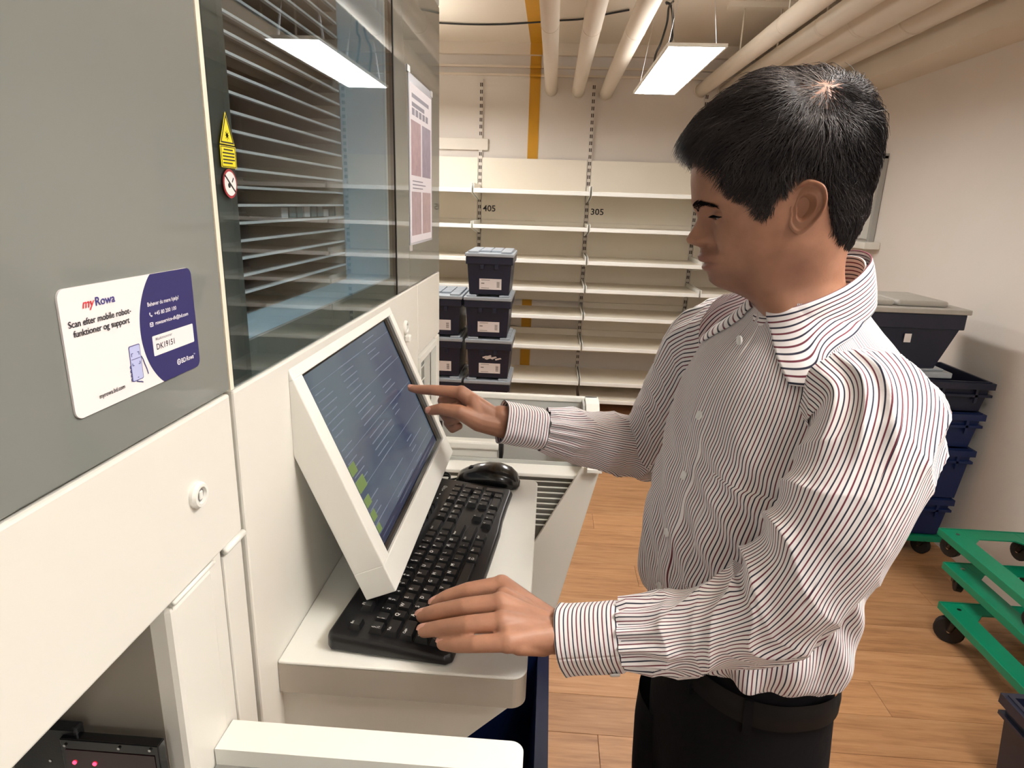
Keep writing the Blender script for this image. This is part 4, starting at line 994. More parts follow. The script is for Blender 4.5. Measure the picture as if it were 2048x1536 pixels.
cen = np.array([(.145, .02), (.125, .070), (.100, .0985), (.085, .1085), (.067, .1145), (.045, .1178), (.027, .1180), (.018, .1170), (.0105, .1142), (.005, .1132), (-.001, .1160), (-.008, .1205), (-.014, .1250), (-.0185, .1275), (-.0225, .1260), (-.0262, .1200), (-.029, .1140), (-.0315, .1118), (-.036, .1128), (-.0405, .1155),
                (-.0445, .1150), (-.0475, .1118), (-.049, .1095), (-.0505, .1100), (-.0540, .1118), (-.0570, .1100), (-.0610, .1062), (-.0650, .1048), (-.0710, .1040), (-.0760, .1000), (-.0810, .0930), (-.0860, .0830), (-.0930, .0700), (-.1010, .0590), (-.12, .0490), (-.15, .044), (-.185, .048)])
fC = pch(cen[:, 0], cen[:, 1])
fWn = pch([.15, .04, .022, .010, .004, -.004, -.012, -.019, -.0245, -.029, -.034, -.041, -.049, -.056, -.063, -.072, -.085, -.11, -.19], [.06, .05, .028, .0125, .0105, .0105, .0125, .0155, .0165, .013, .017, .025, .027, .025, .022, .026, .034, .05, .06])
def surf(th, h, lids=True):
    c = .016; Af, Ab, W = fAf(h), fAb(h), fW(h); ct, st_ = np.cos(th), np.sin(th)
    e = .86
    a = np.where(ct >= 0, c + (Af - c) * np.abs(ct) ** e, c - (c - Ab) * np.abs(ct) ** .92)
    l = W * np.sign(st_) * np.abs(st_) ** .92
    fr = sstep(.15, .55, ct)
    a = a + fr * (fC(h) - Af) * np.exp(-(np.abs(l) / fWn(h)) ** 2.4)
    al = np.abs(l)
    a = a + fr * (.0065 * gau(al - .0150, .0050) * gau(h + .0218, .0052) - .0036 * gau(al - .0215, .0028) * gau(h + .0215, .0065) - .0035 * gau(al - .0085, .0035) * gau(h + .0285, .0022))   # nostril wing and its crease
    a = a - fr * .0062 * gau(al - .030, .017) * gau(h - .005, .0105)          # eye socket
    a = a + fr * (.0028 * gau(al - .030, .018) * gau(h - .0225, .007) + .0035 * gau(al - .047, .017) * gau(h + .014, .014))
    a = a - fr * .0018 * gau(h + .0488, .0012) * (al < .026) * np.cos(np.clip(al / .026, 0, 1) * 1.57)
    a = a - fr * .0014 * gau(al - (.020 + (-.0215 - h) * .35), .0035) * sstep(-.055, -.030, h) * (1 - sstep(-.026, -.018, h))
    return a, l
eye_h, eye_l = .0045, .0305
_ea, _el = surf(np.arcsin((eye_l / fW(eye_h)) ** (1 / .92)), np.array(eye_h)); EA = float(_ea) - .0088; RE = .0118
NT_, NH_ = 380, 400
t_ = np.linspace(0, 2 * np.pi, NT_, endpoint=False); TH = t_ - .62 * np.sin(t_)
hh = np.concatenate([np.linspace(.1405, .128, 26)[:-1], np.linspace(.128, .03, 90)[:-1], np.linspace(.03, -.09, 250)[:-1], np.linspace(-.09, -.185, 40)])
Hg, Tg = np.meshgrid(hh, TH, indexing='ij'); Ag, Lg = surf(Tg, Hg)
front = (np.cos(Tg) > 0)
for s_ in (-1, 1):
    dl, dh = Lg - s_ * eye_l, Hg - eye_h; RL = .0133; d2 = dl ** 2 + dh ** 2
    lid = EA + np.sqrt(np.clip(RL ** 2 - d2, 0, None)); k = .0022; x = np.clip(.5 + .5 * (lid - Ag) / k, 0, 1)
    sm = Ag * (1 - x) + lid * x + k * x * (1 - x); Ag = np.where(front & (d2 < RL ** 2), sm, Ag)
    op = .0034 * (1 - (dl / .0128) ** 2); mid = -.0012 + .0004 * (dl / .012)
    inside = sstep(0, .0012, op - np.abs(dh - mid)); Ag = Ag - np.where(front, inside * .0045, 0)
    Ag = Ag - np.where(front, .0009 * gau(dh - .0062 + .06 * dl * dl / .012, .0012) * (np.abs(dl) < .015), 0)     # lid fold
HEADV = head_world(Ag, Lg, Hg)
nh = len(hh)
lips = gau(Lg, .021) * np.clip(gau(Hg + .0425, .0048) + gau(Hg + .0538, .0044), 0, 1) * front * .85
stub = sstep(.03, .075, Ag) * (gau(Hg + .034, .005) * .35 * (np.abs(Lg) < .03) + sstep(-.052, -.066, Hg) * .35) * front
stub = stub + .25 * sstep(-.03, -.05, Hg) * sstep(.10, .05, Ag) * sstep(-.02, .02, Ag) * sstep(-.1, -.085, Hg)
# hairline in side view
hl = np.array([(.14, .081), (.105, .081), (.094, .070), (.087, .053), (.080, .037), (.071, .027), (.061, .021), (.0555, .010), (.052, -.002), (.044, -.004), (.037, .000), (.031, .013), (.020, .028), (.010, .033), (-.004, .033), (-.013, .023), (-.017, .0), (-.021, -.026), (-.035, -.041), (-.05, -.049), (-.1, -.051)])
o_ = np.argsort(hl[:, 0]); hlx, hly = hl[o_, 0], hl[o_, 1]
def hair_over(a, h): return h - np.interp(a, hlx, hly)
WH = np.array([-.022, .040, .113])      # whorl (a, l, h)
over = hair_over(Ag, Hg) + .003 * vnoise(Ag * 160, Hg * 160, Lg * 160)
scalp_shade = sstep(-.002, .004, over)  # skin under the hair tinted darker, hair shadow put into its colour
HEADF = grid_faces(nh, NT_); top_cap = [tuple(range(NT_))]
body_V = [HEADV.reshape(-1, 3)]; body_F = [HEADF]; A_l = [lips.ravel()]; A_s = [stub.ravel()]; A_sc = [scalp_shade.ravel()]

# ears (joined into the body)
def ear(side):
    n, m_ = 64, 34; ph = np.linspace(0, 2 * np.pi, n, endpoint=False); rho = np.linspace(0, 1, m_)
    PHI, RHO = np.meshgrid(ph, rho, indexing='ij')
    out = pch([0, .6, 1.2, 1.57, 2.0, 2.6, 3.14, 3.7, 4.2, 4.71, 5.2, 5.7, 6.2832], [.0145, .0185, .0262, .0295, .0295, .0245, .0205, .0190, .0215, .0275, .0225, .0150, .0145])(PHI)
    p = -out * np.cos(PHI) * RHO; q = out * np.sin(PHI) * RHO          # p: backwards negative a ; phi=0 -> front
    p = -p
    hprof = pch([0, .25, .40, .55, .66, .78, .90, .97, 1.0], [-.0065, -.006, -.001, .0032, .0020, .0010, .0048, .0040, .0005])
    z = hprof(RHO)
    fr_ = sstep(.35, .95, np.cos(PHI)); z = z * (1 - .75 * fr_ * RHO) ; z = z + fr_ * .0025 * gau(q + .003, .006) * RHO
    lob = sstep(.4, .9, -np.sin(PHI)); z = z * (1 - .7 * lob * sstep(.3, .8, RHO)) + lob * .002 * sstep(.3, .9, RHO)
    # tilt: back edge away from the head, top leaning back
    rot = math.radians(14); a = p * math.cos(rot) - q * math.sin(rot) * 1.0; h = q * math.cos(rot) + p * math.sin(rot)
    a = a; flare = math.radians(24)
    aa = .0075 + a * math.cos(flare) ; ll = .0735 + z * 1.15 + (-a) * math.sin(flare) + .002
    V1 = head_world(aa, side * ll, .0015 + h)
    # back shell
    ll2 = .0735 - .004 * (1 - RHO ** 3) * 1.0 + (-a) * math.sin(flare) - .0015 + .0035 * RHO ** 4 - .010 * (1 - RHO) 
    V2 = head_world(aa, side * ll2, .0015 + h)
    F1 = grid_faces(n, m_, False); ex = np.array([[(n - 1) * m_ + k, (n - 1) * m_ + k + 1, k + 1, k] for k in range(m_ - 1)]); F1 = np.vstack([F1, ex])
    base = n * m_; F2 = F1[:, ::-1] + base
    rim = np.array([[i * m_ + m_ - 1, ((i + 1) % n) * m_ + m_ - 1, base + ((i + 1) % n) * m_ + m_ - 1, base + i * m_ + m_ - 1] for i in range(n)])
    return np.vstack([V1.reshape(-1, 3), V2.reshape(-1, 3)]), np.vstack([F1, F2, rim])
def add_body(V, F):
    n = sum(len(v) for v in body_V); body_V.append(V); body_F.append(F + n)
    for A_ in (A_l, A_s, A_sc): A_.append(np.zeros(len(V)))
for s_ in (-1, 1): add_body(*ear(s_))

# ---------------- hands and arms (grown from joints, fused by voxel remesh)
class Chain:
    def __init__(s): s.mb = MB()
    def sphere(s, c, r, sc=(1, 1, 1), R=None):
        n1, n2 = 10, 14; vs = []; c = Vector(c)
        for i in range(n1 + 1):
            for k in range(n2):
                t, p = math.pi * i / n1, 2 * math.pi * k / n2; v = Vector((r * sc[0] * math.sin(t) * math.cos(p), r * sc[1] * math.sin(t) * math.sin(p), r * sc[2] * math.cos(t)))
                vs.append(c + (R @ v if R else v))
        s.mb.add(vs, [(i * n2 + k, i * n2 + (k + 1) % n2, (i + 1) * n2 + (k + 1) % n2, (i + 1) * n2 + k) for i in range(n1) for k in range(n2)])
    def limb(s, pts, rad):
        pts = [Vector(p) for p in pts]
        for i, p in enumerate(pts): s.sphere(p, rad[i])
        for i in range(len(pts) - 1): s.mb.tube([pts[i], pts[i + 1]], [rad[i], rad[i + 1]], 14)
    def solid(s, vox=.0015, smooth=7):
        me = s.mb.mesh('grown'); o = bpy.data.objects.new('grown', me); COL.objects.link(o)
        r = o.modifiers.new('r', 'REMESH'); r.mode = 'VOXEL'; r.voxel_size = vox; r.adaptivity = 0
        k = o.modifiers.new('s', 'SMOOTH'); k.factor = .5; k.iterations = smooth
        dg = bpy.context.evaluated_depsgraph_get(); e = o.evaluated_get(dg); m2 = bpy.data.meshes.new_from_object(e)
        V = np.empty(len(m2.vertices) * 3); m2.vertices.foreach_get('co', V); F = [tuple(p.vertices) for p in m2.polygons]
        bpy.data.objects.remove(o); bpy.data.meshes.remove(m2)
        q = np.array([f if len(f) == 4 else (f + (f[-1],)) for f in F]) if F else np.zeros((0, 4), int)
        q = q[[len(f) == 4 for f in F]]
        return V.reshape(-1, 3), q
nails = []
def nail(tip, prev, dorsal, r, w=1.0):
    tip, prev, d = Vector(tip), Vector(prev), Vector(dorsal); ax = (tip - prev).normalized(); d = (d - ax * d.dot(ax)).normalized(); sd = ax.cross(d)
    vs = []; nu, nv = 9, 9
    for i in range(nu):
        for k in range(nv):
            u, v = -1 + 2 * i / (nu - 1), -1 + 2 * k / (nv - 1); ww = 1 - .25 * max(0, u) ** 3
            ang = v * 1.0 * ww
            vs.append(tip + ax * (u * r * .85 - r * .10) + d * (math.cos(ang) * r * 1.0 + r * .03 - .12 * r * max(0, u) ** 2 - .10 * r * (u < -.9)) + sd * (math.sin(ang) * r * .88))
    m = MB(); m.add(vs, [(i * nv + k, i * nv + k + 1, (i + 1) * nv + k + 1, (i + 1) * nv + k) for i in range(nu - 1) for k in range(nv - 1)], True)
    nails.append(m)
# --- left hand, resting on the keys (near arm)
SL_, EL_, WL_ = at(1765, 830, 'y', .62), at(1550, 1208, 'y', .584), at(1108, 1263, 'y', .622)
ch = Chain()
KP = {'i': ((1003, 1171, 1.203), (937, 1181, 1.198), (896, 1194, 1.186), (872, 1206, 1.1745)),
      'm': ((1000, 1207, 1.209), (931, 1213, 1.206), (877, 1223, 1.190), (846, 1231, 1.1755)),
      'r': ((1003, 1244, 1.206), (936, 1249, 1.203), (882, 1256, 1.188), (849, 1261, 1.1755)),
      'p': ((1015, 1284, 1.198), (952, 1288, 1.194), (914, 1290, 1.183), (886, 1287, 1.1740))}
RF = {'i': (.0118, .0102, .0094, .0085), 'm': (.0120, .0104, .0097, .0088), 'r': (.0116, .0101, .0093, .0084), 'p': (.0108, .0093, .0085, .0077)}
wl = Vector(WL_)
for k in 'imrp':
    P = [at(x, y, 'z', z) for x, y, z in KP[k]]
    ch.limb(P, RF[k]); off = {'i': .013, 'm': .006, 'r': -.004, 'p': -.012}[k]
    ch.limb([wl + Vector((-.004, off, .002)), wl * .5 + P[0] * .5 + Vector((0, off * .3, .001)), P[0]], (.0160, .0142, RF[k][0] * 1.12))
    ch.limb([wl + Vector((-.012, off, -.008)), P[0] + Vector((.012, 0, -.006))], (.0140, .0085))
    nail(P[3], P[2], (-.2, 0, 1), RF[k][3])
MC = [at(*KP[k][0][:2], 'z', KP[k][0][2]) for k in 'imrp']
for q1, q2 in zip(MC[:-1], MC[1:]):
    mm = q1 * .5 + q2 * .5
    ch.limb([wl + Vector((-.008, 0, 0)), wl * .45 + mm * .55, mm + Vector((.004, 0, -.002))], (.0175, .0150, .0108))
th = [wl + Vector((-.014, .016, -.008)), Vector((-.030, .668, 1.180)), Vector((-.062, .672, 1.1745)), Vector((-.084, .664, 1.173))]
ch.limb(th, (.0150, .0120, .0095, .0080)); nail(th[3], th[2], (0, .6, .8), .008)
cs = at(1245, 1271, 'y', .617); f6 = wl * .35 + cs * .65
for dy in (.007, -.007): ch.limb([wl + Vector((0, dy, 0)), f6 + Vector((0, dy, 0))], (.0200, .0205))
ch.limb([f6, cs, at(1440, 1252, 'y', .600), EL_, EL_ * .5 + SL_ * .5, SL_ + Vector((-.02, .03, -.02))], (.0230, .0250, .0270, .0290, .0290, .0290))
add_body(*ch.solid())
# --- right hand, index finger on the screen (far arm)
SR_, ER_, WR_ = Vector((.262, 1.005, 1.435)), Vector((.195, 1.115, 1.222)), at(1000, 843, 'y', 1.035)
ch = Chain(); Yh = 1.035
ix = [at(922, 785, 'y', 1.030), at(866, 780, 'y', 1.036), at(836, 779, 'y', 1.040), Vector((-.2225, 1.0425, 1.3438))]
tipP = at(818, 775, 'y', 1.0425)
ix[3] = tipP + Vector((.004, 0, -.001))
ch.limb(ix, (.0112, .0092, .0082, .0066)); nail(ix[3], ix[2], (.1, -.25, 1), .0066)
def AT(x, y, d): return at(x, y, 'y', d)
mi = [AT(918, 792, 1.050), AT(886, 802, 1.052), AT(898, 815, 1.040), AT(912, 812, 1.034)]
ch.limb(mi, (.0115, .0098, .0088, .0078))
ri = [AT(920, 806, 1.066), AT(888, 826, 1.066), AT(898, 842, 1.054), AT(914, 838, 1.044)]
ch.limb(ri, (.0112, .0094, .0085, .0075))
pi_ = [AT(928, 822, 1.078), AT(896, 846, 1.076), AT(905, 858, 1.064), AT(918, 852, 1.054)]
ch.limb(pi_, (.0102, .0083, .0075, .0068))
cm = AT(958, 843, 1.018); tm = [cm, AT(918, 824, 1.006), AT(882, 818, 1.008), AT(861, 821, 1.012)]
ch.limb(tm, (.0175, .0128, .0102, .0082)); nail(tm[3], tm[2], (-.1, -.75, .55), .0082)
for P, r_ in ((ix[0], .0125), (mi[0], .0125), (ri[0], .012), (pi_[0], .011)):
    ch.limb([WR_ + (P - WR_) * .1 + Vector((0, (P.y - Yh) * .35, 0)), P], (.0180, r_))
    ch.limb([WR_ + (P - WR_) * .2 + Vector((0, (P.y - Yh) * .2, -.008)), P + Vector((.014, -.004, -.012))], (.0160, .0105))
ch.limb([WR_ + Vector((-.006, -.006, -.004)), cm], (.0205, .0175))
ch.limb([cm, ix[0] + Vector((.020, -.004, -.010))], (.0150, .0110))
f1 = WR_ * .75 + ER_ * .25
for dz in (.008, -.008): ch.limb([WR_ + Vector((0, 0, dz)), f1 + Vector((0, 0, dz))], (.0205, .0240))
ch.limb([f1, WR_ * .4 + ER_ * .6, ER_, ER_ * .5 + SR_ * .5, SR_ + Vector((.03, -.06, -.03))], (.0260, .0300, .0300, .0290, .0280))
add_body(*ch.solid())
# --- torso and legs under the clothes
TYAW = math.radians(-14); TF = np.array([-math.cos(TYAW), math.sin(TYAW), 0.0]); TL = np.cross([0, 0, 1.0], TF)
TC = pch([.0, .9, 1.05, 1.2, 1.35, 1.47, 1.56], [.300, .300, .300, .302, .306, .308, .309])
def torso_axis(z): return np.stack([TC(z), np.full_like(z, .792), z], -1)
tt = np.array([(.78, .098, .100, .146), (.90, .108, .106, .154), (1.02, .110, .100, .148), (1.085, .112, .092, .144), (1.108, .132, .090, .150), (1.14, .140, .088, .156), (1.19, .141, .088, .160), (1.25, .138, .102, .165), (1.32, .130, .108, .169), (1.38, .120, .108, .171),
               (1.43, .106, .104, .170), (1.462, .093, .099, .161), (1.488, .080, .092, .140), (1.508, .068, .083, .112), (1.524, .061, .074, .088), (1.545, .056, .064, .066), (1.57, .052, .060, .060)])
fF, fB, fWt = pch(tt[:, 0], tt[:, 1]), pch(tt[:, 0], tt[:, 2]), pch(tt[:, 0], tt[:, 3])
def torso_point(ph, z, d=0.0, shrink=0.0):
    ct, st_ = np.cos(ph), np.sin(ph)
    ext = np.where(ct >= 0, fF(z), fB(z)) - shrink + d; W = fWt(z) - shrink + d
    e = .84
    x = ext * np.sign(ct) * np.abs(ct) ** e; y = W * np.sign(st_) * np.abs(st_) ** e
    return torso_axis(z) + x[..., None] * TF + y[..., None] * TL
zs = np.linspace(1.56, .86, 60); Zg, Pg = np.meshgrid(zs, np.linspace(0, 2 * np.pi, 48, endpoint=False), indexing='ij')
add_body(torso_point(Pg, Zg, 0, .014).reshape(-1, 3), grid_faces(60, 48))
ch = Chain()
LEGS = []
for s_ in (1, -1):
    hipc = np.array([.302, .792, .90]) + TL * .085 * s_; kn = hipc + np.array([-.012 * s_ - .01, 0, -.42]); an = kn + np.array([.03, 0, -.39])
    LEGS.append((hipc, kn, an)); ch.limb([Vector(hipc), Vector(kn), Vector(an)], (.078, .052, .036))
add_body(*ch.solid(.006, 4))
BV, BF = np.vstack(body_V), np.vstack(body_F)
bme = np_mesh('body', BV - np.array(ROOTLOC['person']), BF, M_SKIN, attrs={'lips': np.concatenate(A_l), 'stubble': np.concatenate(A_s), 'brow': np.zeros(len(BV)), 'scalp_shade': np.concatenate(A_sc) * .9})
body = link('body', bme, PR, False)
def child(name, mb_or_mesh, m=None, parent=None):
    if isinstance(mb_or_mesh, MB): mb_or_mesh = mb_or_mesh.mesh(name, m)
    return link(name, mb_or_mesh, parent or PR, True) if parent is None else link(name, mb_or_mesh, parent, False)
for m in nails: child('fingernail', m, M_NAIL)
# eyes
def eye_mat():
    m = bpy.data.materials.new('eye'); m.use_nodes = True; nt = m.node_tree; b = nt.nodes['Principled BSDF']; N = nt.nodes.new; L = nt.links.new
    a = N('ShaderNodeAttribute'); a.attribute_name = 'iris'; r = N('ShaderNodeValToRGB'); r.color_ramp.interpolation = 'LINEAR'
    r.color_ramp.elements[0].position = .0; r.color_ramp.elements[0].color = rgb((196, 182, 172)); r.color_ramp.elements[1].position = .5; r.color_ramp.elements[1].color = rgb((40, 24, 16))
    k = r.color_ramp.elements.new(.4); k.color = rgb((190, 176, 168)); k = r.color_ramp.elements.new(.9); k.color = rgb((8, 6, 6))
    L(a.outputs['Fac'], r.inputs[0]); L(r.outputs[0], b.inputs['Base Color']); b.inputs['Roughness'].default_value = .08; return m
M_EYE = eye_mat()
for s_ in (-1, 1):
    n1, n2 = 20, 28; t, p = np.meshgrid(np.linspace(0, np.pi, n1), np.linspace(0, 2 * np.pi, n2, endpoint=False), indexing='ij')
    gz = np.array([.93, 0, -.36]); a_ = np.cos(t); l_ = np.sin(t) * np.cos(p); h_ = np.sin(t) * np.sin(p)
    iris = sstep(.80, .93, a_ * gz[0] + h_ * gz[2]) * .6 + sstep(.95, .98, a_ * gz[0] + h_ * gz[2]) * .4
    V = head_world(EA + RE * a_, s_ * eye_l + RE * l_, eye_h + RE * h_)
    child('eyeball', np_mesh('eyeball', V, grid_faces(n1, n2), M_EYE, attrs={'iris': iris.ravel()}))

# ---------------- hair, brows
nrm_h = np.cross(np.roll(HEADV, -1, 1) - np.roll(HEADV, 1, 1), np.gradient(HEADV, axis=0)); nrm_h /= np.linalg.norm(nrm_h, axis=-1, keepdims=True) + 1e-12
ctr = head_world(np.array(.015), np.array(0.), np.array(.05)); nrm_h *= np.sign(((HEADV - ctr) * nrm_h).sum(-1))[..., None]
dw = np.sqrt((Ag - WH[0]) ** 2 + (Lg - WH[1]) ** 2 + (Hg - WH[2]) ** 2)
bald = 1 - sstep(.004, .058, dw + .0025 * vnoise(Ag * 90, Lg * 90, Hg * 90))
thick = sstep(-.001, .030, over) * (.0035 + .0070 * sstep(.02, .11, Hg) + .0035 * sstep(.05, .11, Ag) * sstep(.07, .11, Hg)) * (1 - sstep(.0, .62, bald))
thick = thick + .0008 * vnoise(Ag * 90, Lg * 120, Hg * 90) * sstep(.002, .012, over) * (1 - bald) 
SHELL = HEADV + nrm_h * (thick - .0006)[..., None]
ok = (over > -.0005) & (bald < .70)
fk = ok.ravel()[HEADF].all(1)
hair_V = [SHELL.reshape(-1, 3)]; hair_F = [HEADF[fk]]
# strands
idx = np.nonzero((over > .0005).ravel())[0]; W_ = np.ones(len(idx))
areaw = (np.linalg.norm(np.roll(HEADV, -1, 1) - HEADV, axis=-1) * np.linalg.norm(np.gradient(HEADV, axis=0), axis=-1)).ravel()[idx]
areaw = areaw * (1 + .1 * bald.ravel()[idx]) * (1 + 1.0 * sstep(.05, .02, Hg.ravel()[idx])); rs = np.random.RandomState(8); NS = 30000
pick = rs.choice(idx, NS, p=areaw / areaw.sum())
root = SHELL.reshape(-1, 3)[pick] - nrm_h.reshape(-1, 3)[pick] * (.0015 * (1 - bald.ravel()[pick]))[:, None]; nn = nrm_h.reshape(-1, 3)[pick]
ra, rl, rh = Ag.ravel()[pick], Lg.ravel()[pick], Hg.ravel()[pick]; rov = over.ravel()[pick]
loc = np.stack([ra - WH[0], rl - WH[1], rh - WH[2]], -1)
fl = loc[:, :1] * HF + loc[:, 1:2] * HL + loc[:, 2:] * HU
fl /= np.linalg.norm(fl, axis=1, keepdims=True) + 1e-9
side = sstep(.045, .07, np.abs(rl)) * sstep(.09, .03, rh)
fl = fl * (1 - .55 * side)[:, None] + side[:, None] * (-.55 * HU - .25 * HF * np.where(ra < .03, 1, -.6)[:, None])
fl = fl + sstep(.03, .10, ra)[:, None] * sstep(.06, .1, rh)[:, None] * (.75 * HF - .12 * HU - .15 * HL)
fl = fl + rs.normal(0, .22, fl.shape) + .35 * np.stack([vnoise(ra * 45, rl * 45, rh * 45 + k * 9.3) for k in range(3)], -1)
fl -= nn * (fl * nn).sum(1, keepdims=True); fl /= np.linalg.norm(fl, axis=1, keepdims=True) + 1e-9
ln = (.014 + .013 * sstep(.01, .09, rh) + .010 * sstep(.05, .10, ra) * sstep(.07, .1, rh)) * rs.uniform(.65, 1.25, NS); ln = np.minimum(ln, .007 + np.maximum(rov, 0) * .9 + .012 * sstep(.05, .1, ra))
ln *= 1 - .15 * sstep(.3, .9, bald.ravel()[pick])
lift = rs.uniform(.12, .55, NS) * (1 - .5 * bald.ravel()[pick]) + .5 * gau(bald.ravel()[pick] - .32, .28) * (1 + .6 * sstep(-.01, -.06, ra))
sd = np.cross(nn, fl); pts = []
for s in (0, .34, .68, 1.0):
    pts.append(root + fl * (ln * s)[:, None] + nn * (ln * lift * (s - .75 * s * s))[:, None] + sd * (ln * rs.normal(0, .04, NS) * s * s)[:, None])
rad = np.array([.00042, .00040, .00030, .00008]); V = []
for k, p in enumerate(pts):
    for j in range(3):
        an = 2 * np.pi * j / 3; V.append(p + (sd * math.cos(an) + nn * math.sin(an)) * rad[k])
V = np.stack(V, 1)     # NS,12,3
q = []
for k in range(3):
    for j in range(3): q.append((k * 3 + j, k * 3 + (j + 1) % 3, (k + 1) * 3 + (j + 1) % 3, (k + 1) * 3 + j))
q = np.array(q); SF = (np.arange(NS)[:, None, None] * 12 + q[None]).reshape(-1, 4)
n0 = len(hair_V[0]); HV = np.vstack([hair_V[0], V.reshape(-1, 3)]); HFc = np.vstack([hair_F[0], SF + n0])
used = np.zeros(len(HV), bool); used[HFc.ravel()] = True; remap = np.cumsum(used) - 1
tone = np.clip(.10 + .30 * vnoise(ra * 60, rl * 60, rh * 60) + rs.normal(0, .13, NS) + .22 * sstep(.55, 1., rs.rand(NS)) + .25 * sstep(.1, .5, bald.ravel()[pick]) + .08 * sstep(.05, .02, rh), 0, 1)  # strand variation that also paints grey top-light highlights into the hair colour
TN = np.concatenate([np.full(n0, .12), np.repeat(tone, 12)])[used]
ho = child('hair', np_mesh('hair', HV[used], remap[HFc], M_HAIR, attrs={'tone': TN, 'gloss': np.concatenate([np.full(n0, .06), np.full(NS * 12, .5)])[used]})); ho['label'] = 'short dark hair thinning at the crown'
def strands(name, roots, dirs, norms, lens, r, m):
    n = len(roots); sd = np.cross(norms, dirs); V = []
    for k, s in enumerate((0, .5, 1.0)):
        p = roots + dirs * (lens * s)[:, None] + norms * (lens * .25 * s * (1 - s))[:, None]
        for j in range(3): an = 2 * np.pi * j / 3; V.append(p + (sd * math.cos(an) + norms * math.sin(an)) * (r * (1, .85, .2)[k]))
    V = np.stack(V, 1); q = np.array([(k * 3 + j, k * 3 + (j + 1) % 3, (k + 1) * 3 + (j + 1) % 3, (k + 1) * 3 + j) for k in range(2) for j in range(3)])
    return child(name, np_mesh(name, V.reshape(-1, 3), (np.arange(n)[:, None, None] * 9 + q[None]).reshape(-1, 4), m))
for s_ in (-1, 1):
    n = 430; u = rs.uniform(0, 1, n) ** 1.25; lq = .009 + .036 * u; hq = .0165 + .0060 * np.sin(np.clip(u, 0, 1) * 2.3) - .004 * u ** 3 + rs.uniform(-1, 1, n) * (.0040 - .0022 * u)
    thq = np.arcsin(np.clip((lq / fW(hq)) ** (1 / .92), 0, 1)); aq, l2 = surf(thq, hq); R0 = head_world(aq, s_ * l2, hq)
    nq = np.stack([np.full(n, .86), s_ * .5 * np.ones(n), np.zeros(n)], -1); nq = nq[:, :1] * HF + nq[:, 1:2] * HL; nq /= np.linalg.norm(nq, axis=1, keepdims=True)
    dq = s_ * HL * .8 - HF * .45 + HU * (.55 - .9 * u)[:, None] + rs.normal(0, .12, (n, 3)); dq -= nq * (dq * nq).sum(1, keepdims=True); dq /= np.linalg.norm(dq, axis=1, keepdims=True)
    strands('eyebrow', R0 + nq * .0004, dq, nq, rs.uniform(.005, .009, n), .00028, M_HAIR)
    n = 46; dl = np.linspace(-.0115, .0125, n); lq = s_ * (eye_l + dl); hq = eye_h - .0012 + .0030 * (1 - (dl / .0128) ** 2); aq = EA + np.sqrt(np.clip(.0133 ** 2 - dl ** 2 - (hq - eye_h) ** 2, 0, None))
    R0 = head_world(aq, lq, hq); nq = np.tile(HU, (n, 1)); dq = np.tile(HF, (n, 1)) + s_ * HL * (dl * 30)[:, None] - HU * .25; dq -= nq * 0; dq /= np.linalg.norm(dq, axis=1, keepdims=True)
    strands('eyelashes', R0, dq, nq, np.full(n, .0060), .00042, M_HAIR)

# ---------------- shirt
SH = None
NP_, NZ_ = 520, 250
# even arc length parameter on a reference ring
_p = np.linspace(0, 2 * np.pi, 4001); ref = torso_point(_p, np.full_like(_p, 1.28)); sarc = np.concatenate([[0], np.cumsum(np.linalg.norm(np.diff(ref, axis=0), axis=1))]); LT = sarc[-1]
def ph_of(s): return np.interp(s % LT, sarc, _p)
ss = np.linspace(0, LT, NP_ + 1); zz = np.linspace(1.088, 1.552, NZ_)
Zg, Sg = np.meshgrid(zz, ss, indexing='ij'); Pg = np.where(Sg >= LT - 1e-9, 2 * np.pi, ph_of(Sg)); sg = np.where(Sg > LT / 2, Sg - LT, Sg)   # signed distance from the placket, + = his left (near)
def folds(s, z):
    d = .0052 * vnoise(s * 11 + 5, z * 9) + .0030 * vnoise(s * 24, z * 15 + 3)
    lo = sstep(1.22, 1.10, z)
    d = d + lo * (.0055 * vnoise(s * 30 + 2, z * 7) + .004 * np.sin(s * 95 + 5 * vnoise(s * 9, z * 6)))
    # diagonal drags from the near armpit towards the belly and pocket
    w = gau(s - .17, .16) * gau(z - 1.26, .13); t = (z - 1.26) * 1.0 + (s - .12) * .75
    d = d + w * .0070 * np.sin(t * 105 + 3.5 * vnoise(s * 10, z * 10))
    w2 = gau(s - .10, .09) * gau(z - 1.13, .09); d = d + w2 * .0072 * np.sin((z * .8 - s * .8) * 120 + 3 * vnoise(s * 12, z * 12 + 4))
    w3 = gau(s + .12, .1) * gau(z - 1.30, .12); d = d + w3 * .004 * np.sin((z + s * .8) * 90 + 3 * vnoise(s * 10, z * 10 + 8))
    return d * sstep(1.56, 1.47, z)
D = folds(sg, Zg)
plk = sstep(.0175, .0160, np.abs(sg - .002)); D = D * (1 - .35 * plk) + .0018 * plk * sstep(1.53, 1.50, Zg)
pk = sstep(.055, .0565, sg) * sstep(.172, .1705, sg) * sstep(1.205, 1.207, Zg) * sstep(1.352 - .0 * sg, 1.350, Zg); D = D + .0028 * pk
hem = sstep(1.106, 1.088, Zg); D = D * (1 - .7 * hem) - .006 * hem
V = torso_point(Pg, Zg, D)
uvu = Sg + .0012 * vnoise(Sg * 14, Zg * 18, 2.0) + .004 * vnoise(Sg * 5, Zg * 5, 7.0)
uvu = uvu + pk * .0026
UV = np.stack([uvu, Zg], -1).reshape(-1, 2)
shirt = child('shirt', np_mesh('shirt', V.reshape(-1, 3), grid_faces(NZ_, NP_ + 1, False), M_SHIRT, UV)); shirt['label'] = 'white shirt with fine navy and burgundy stripes'
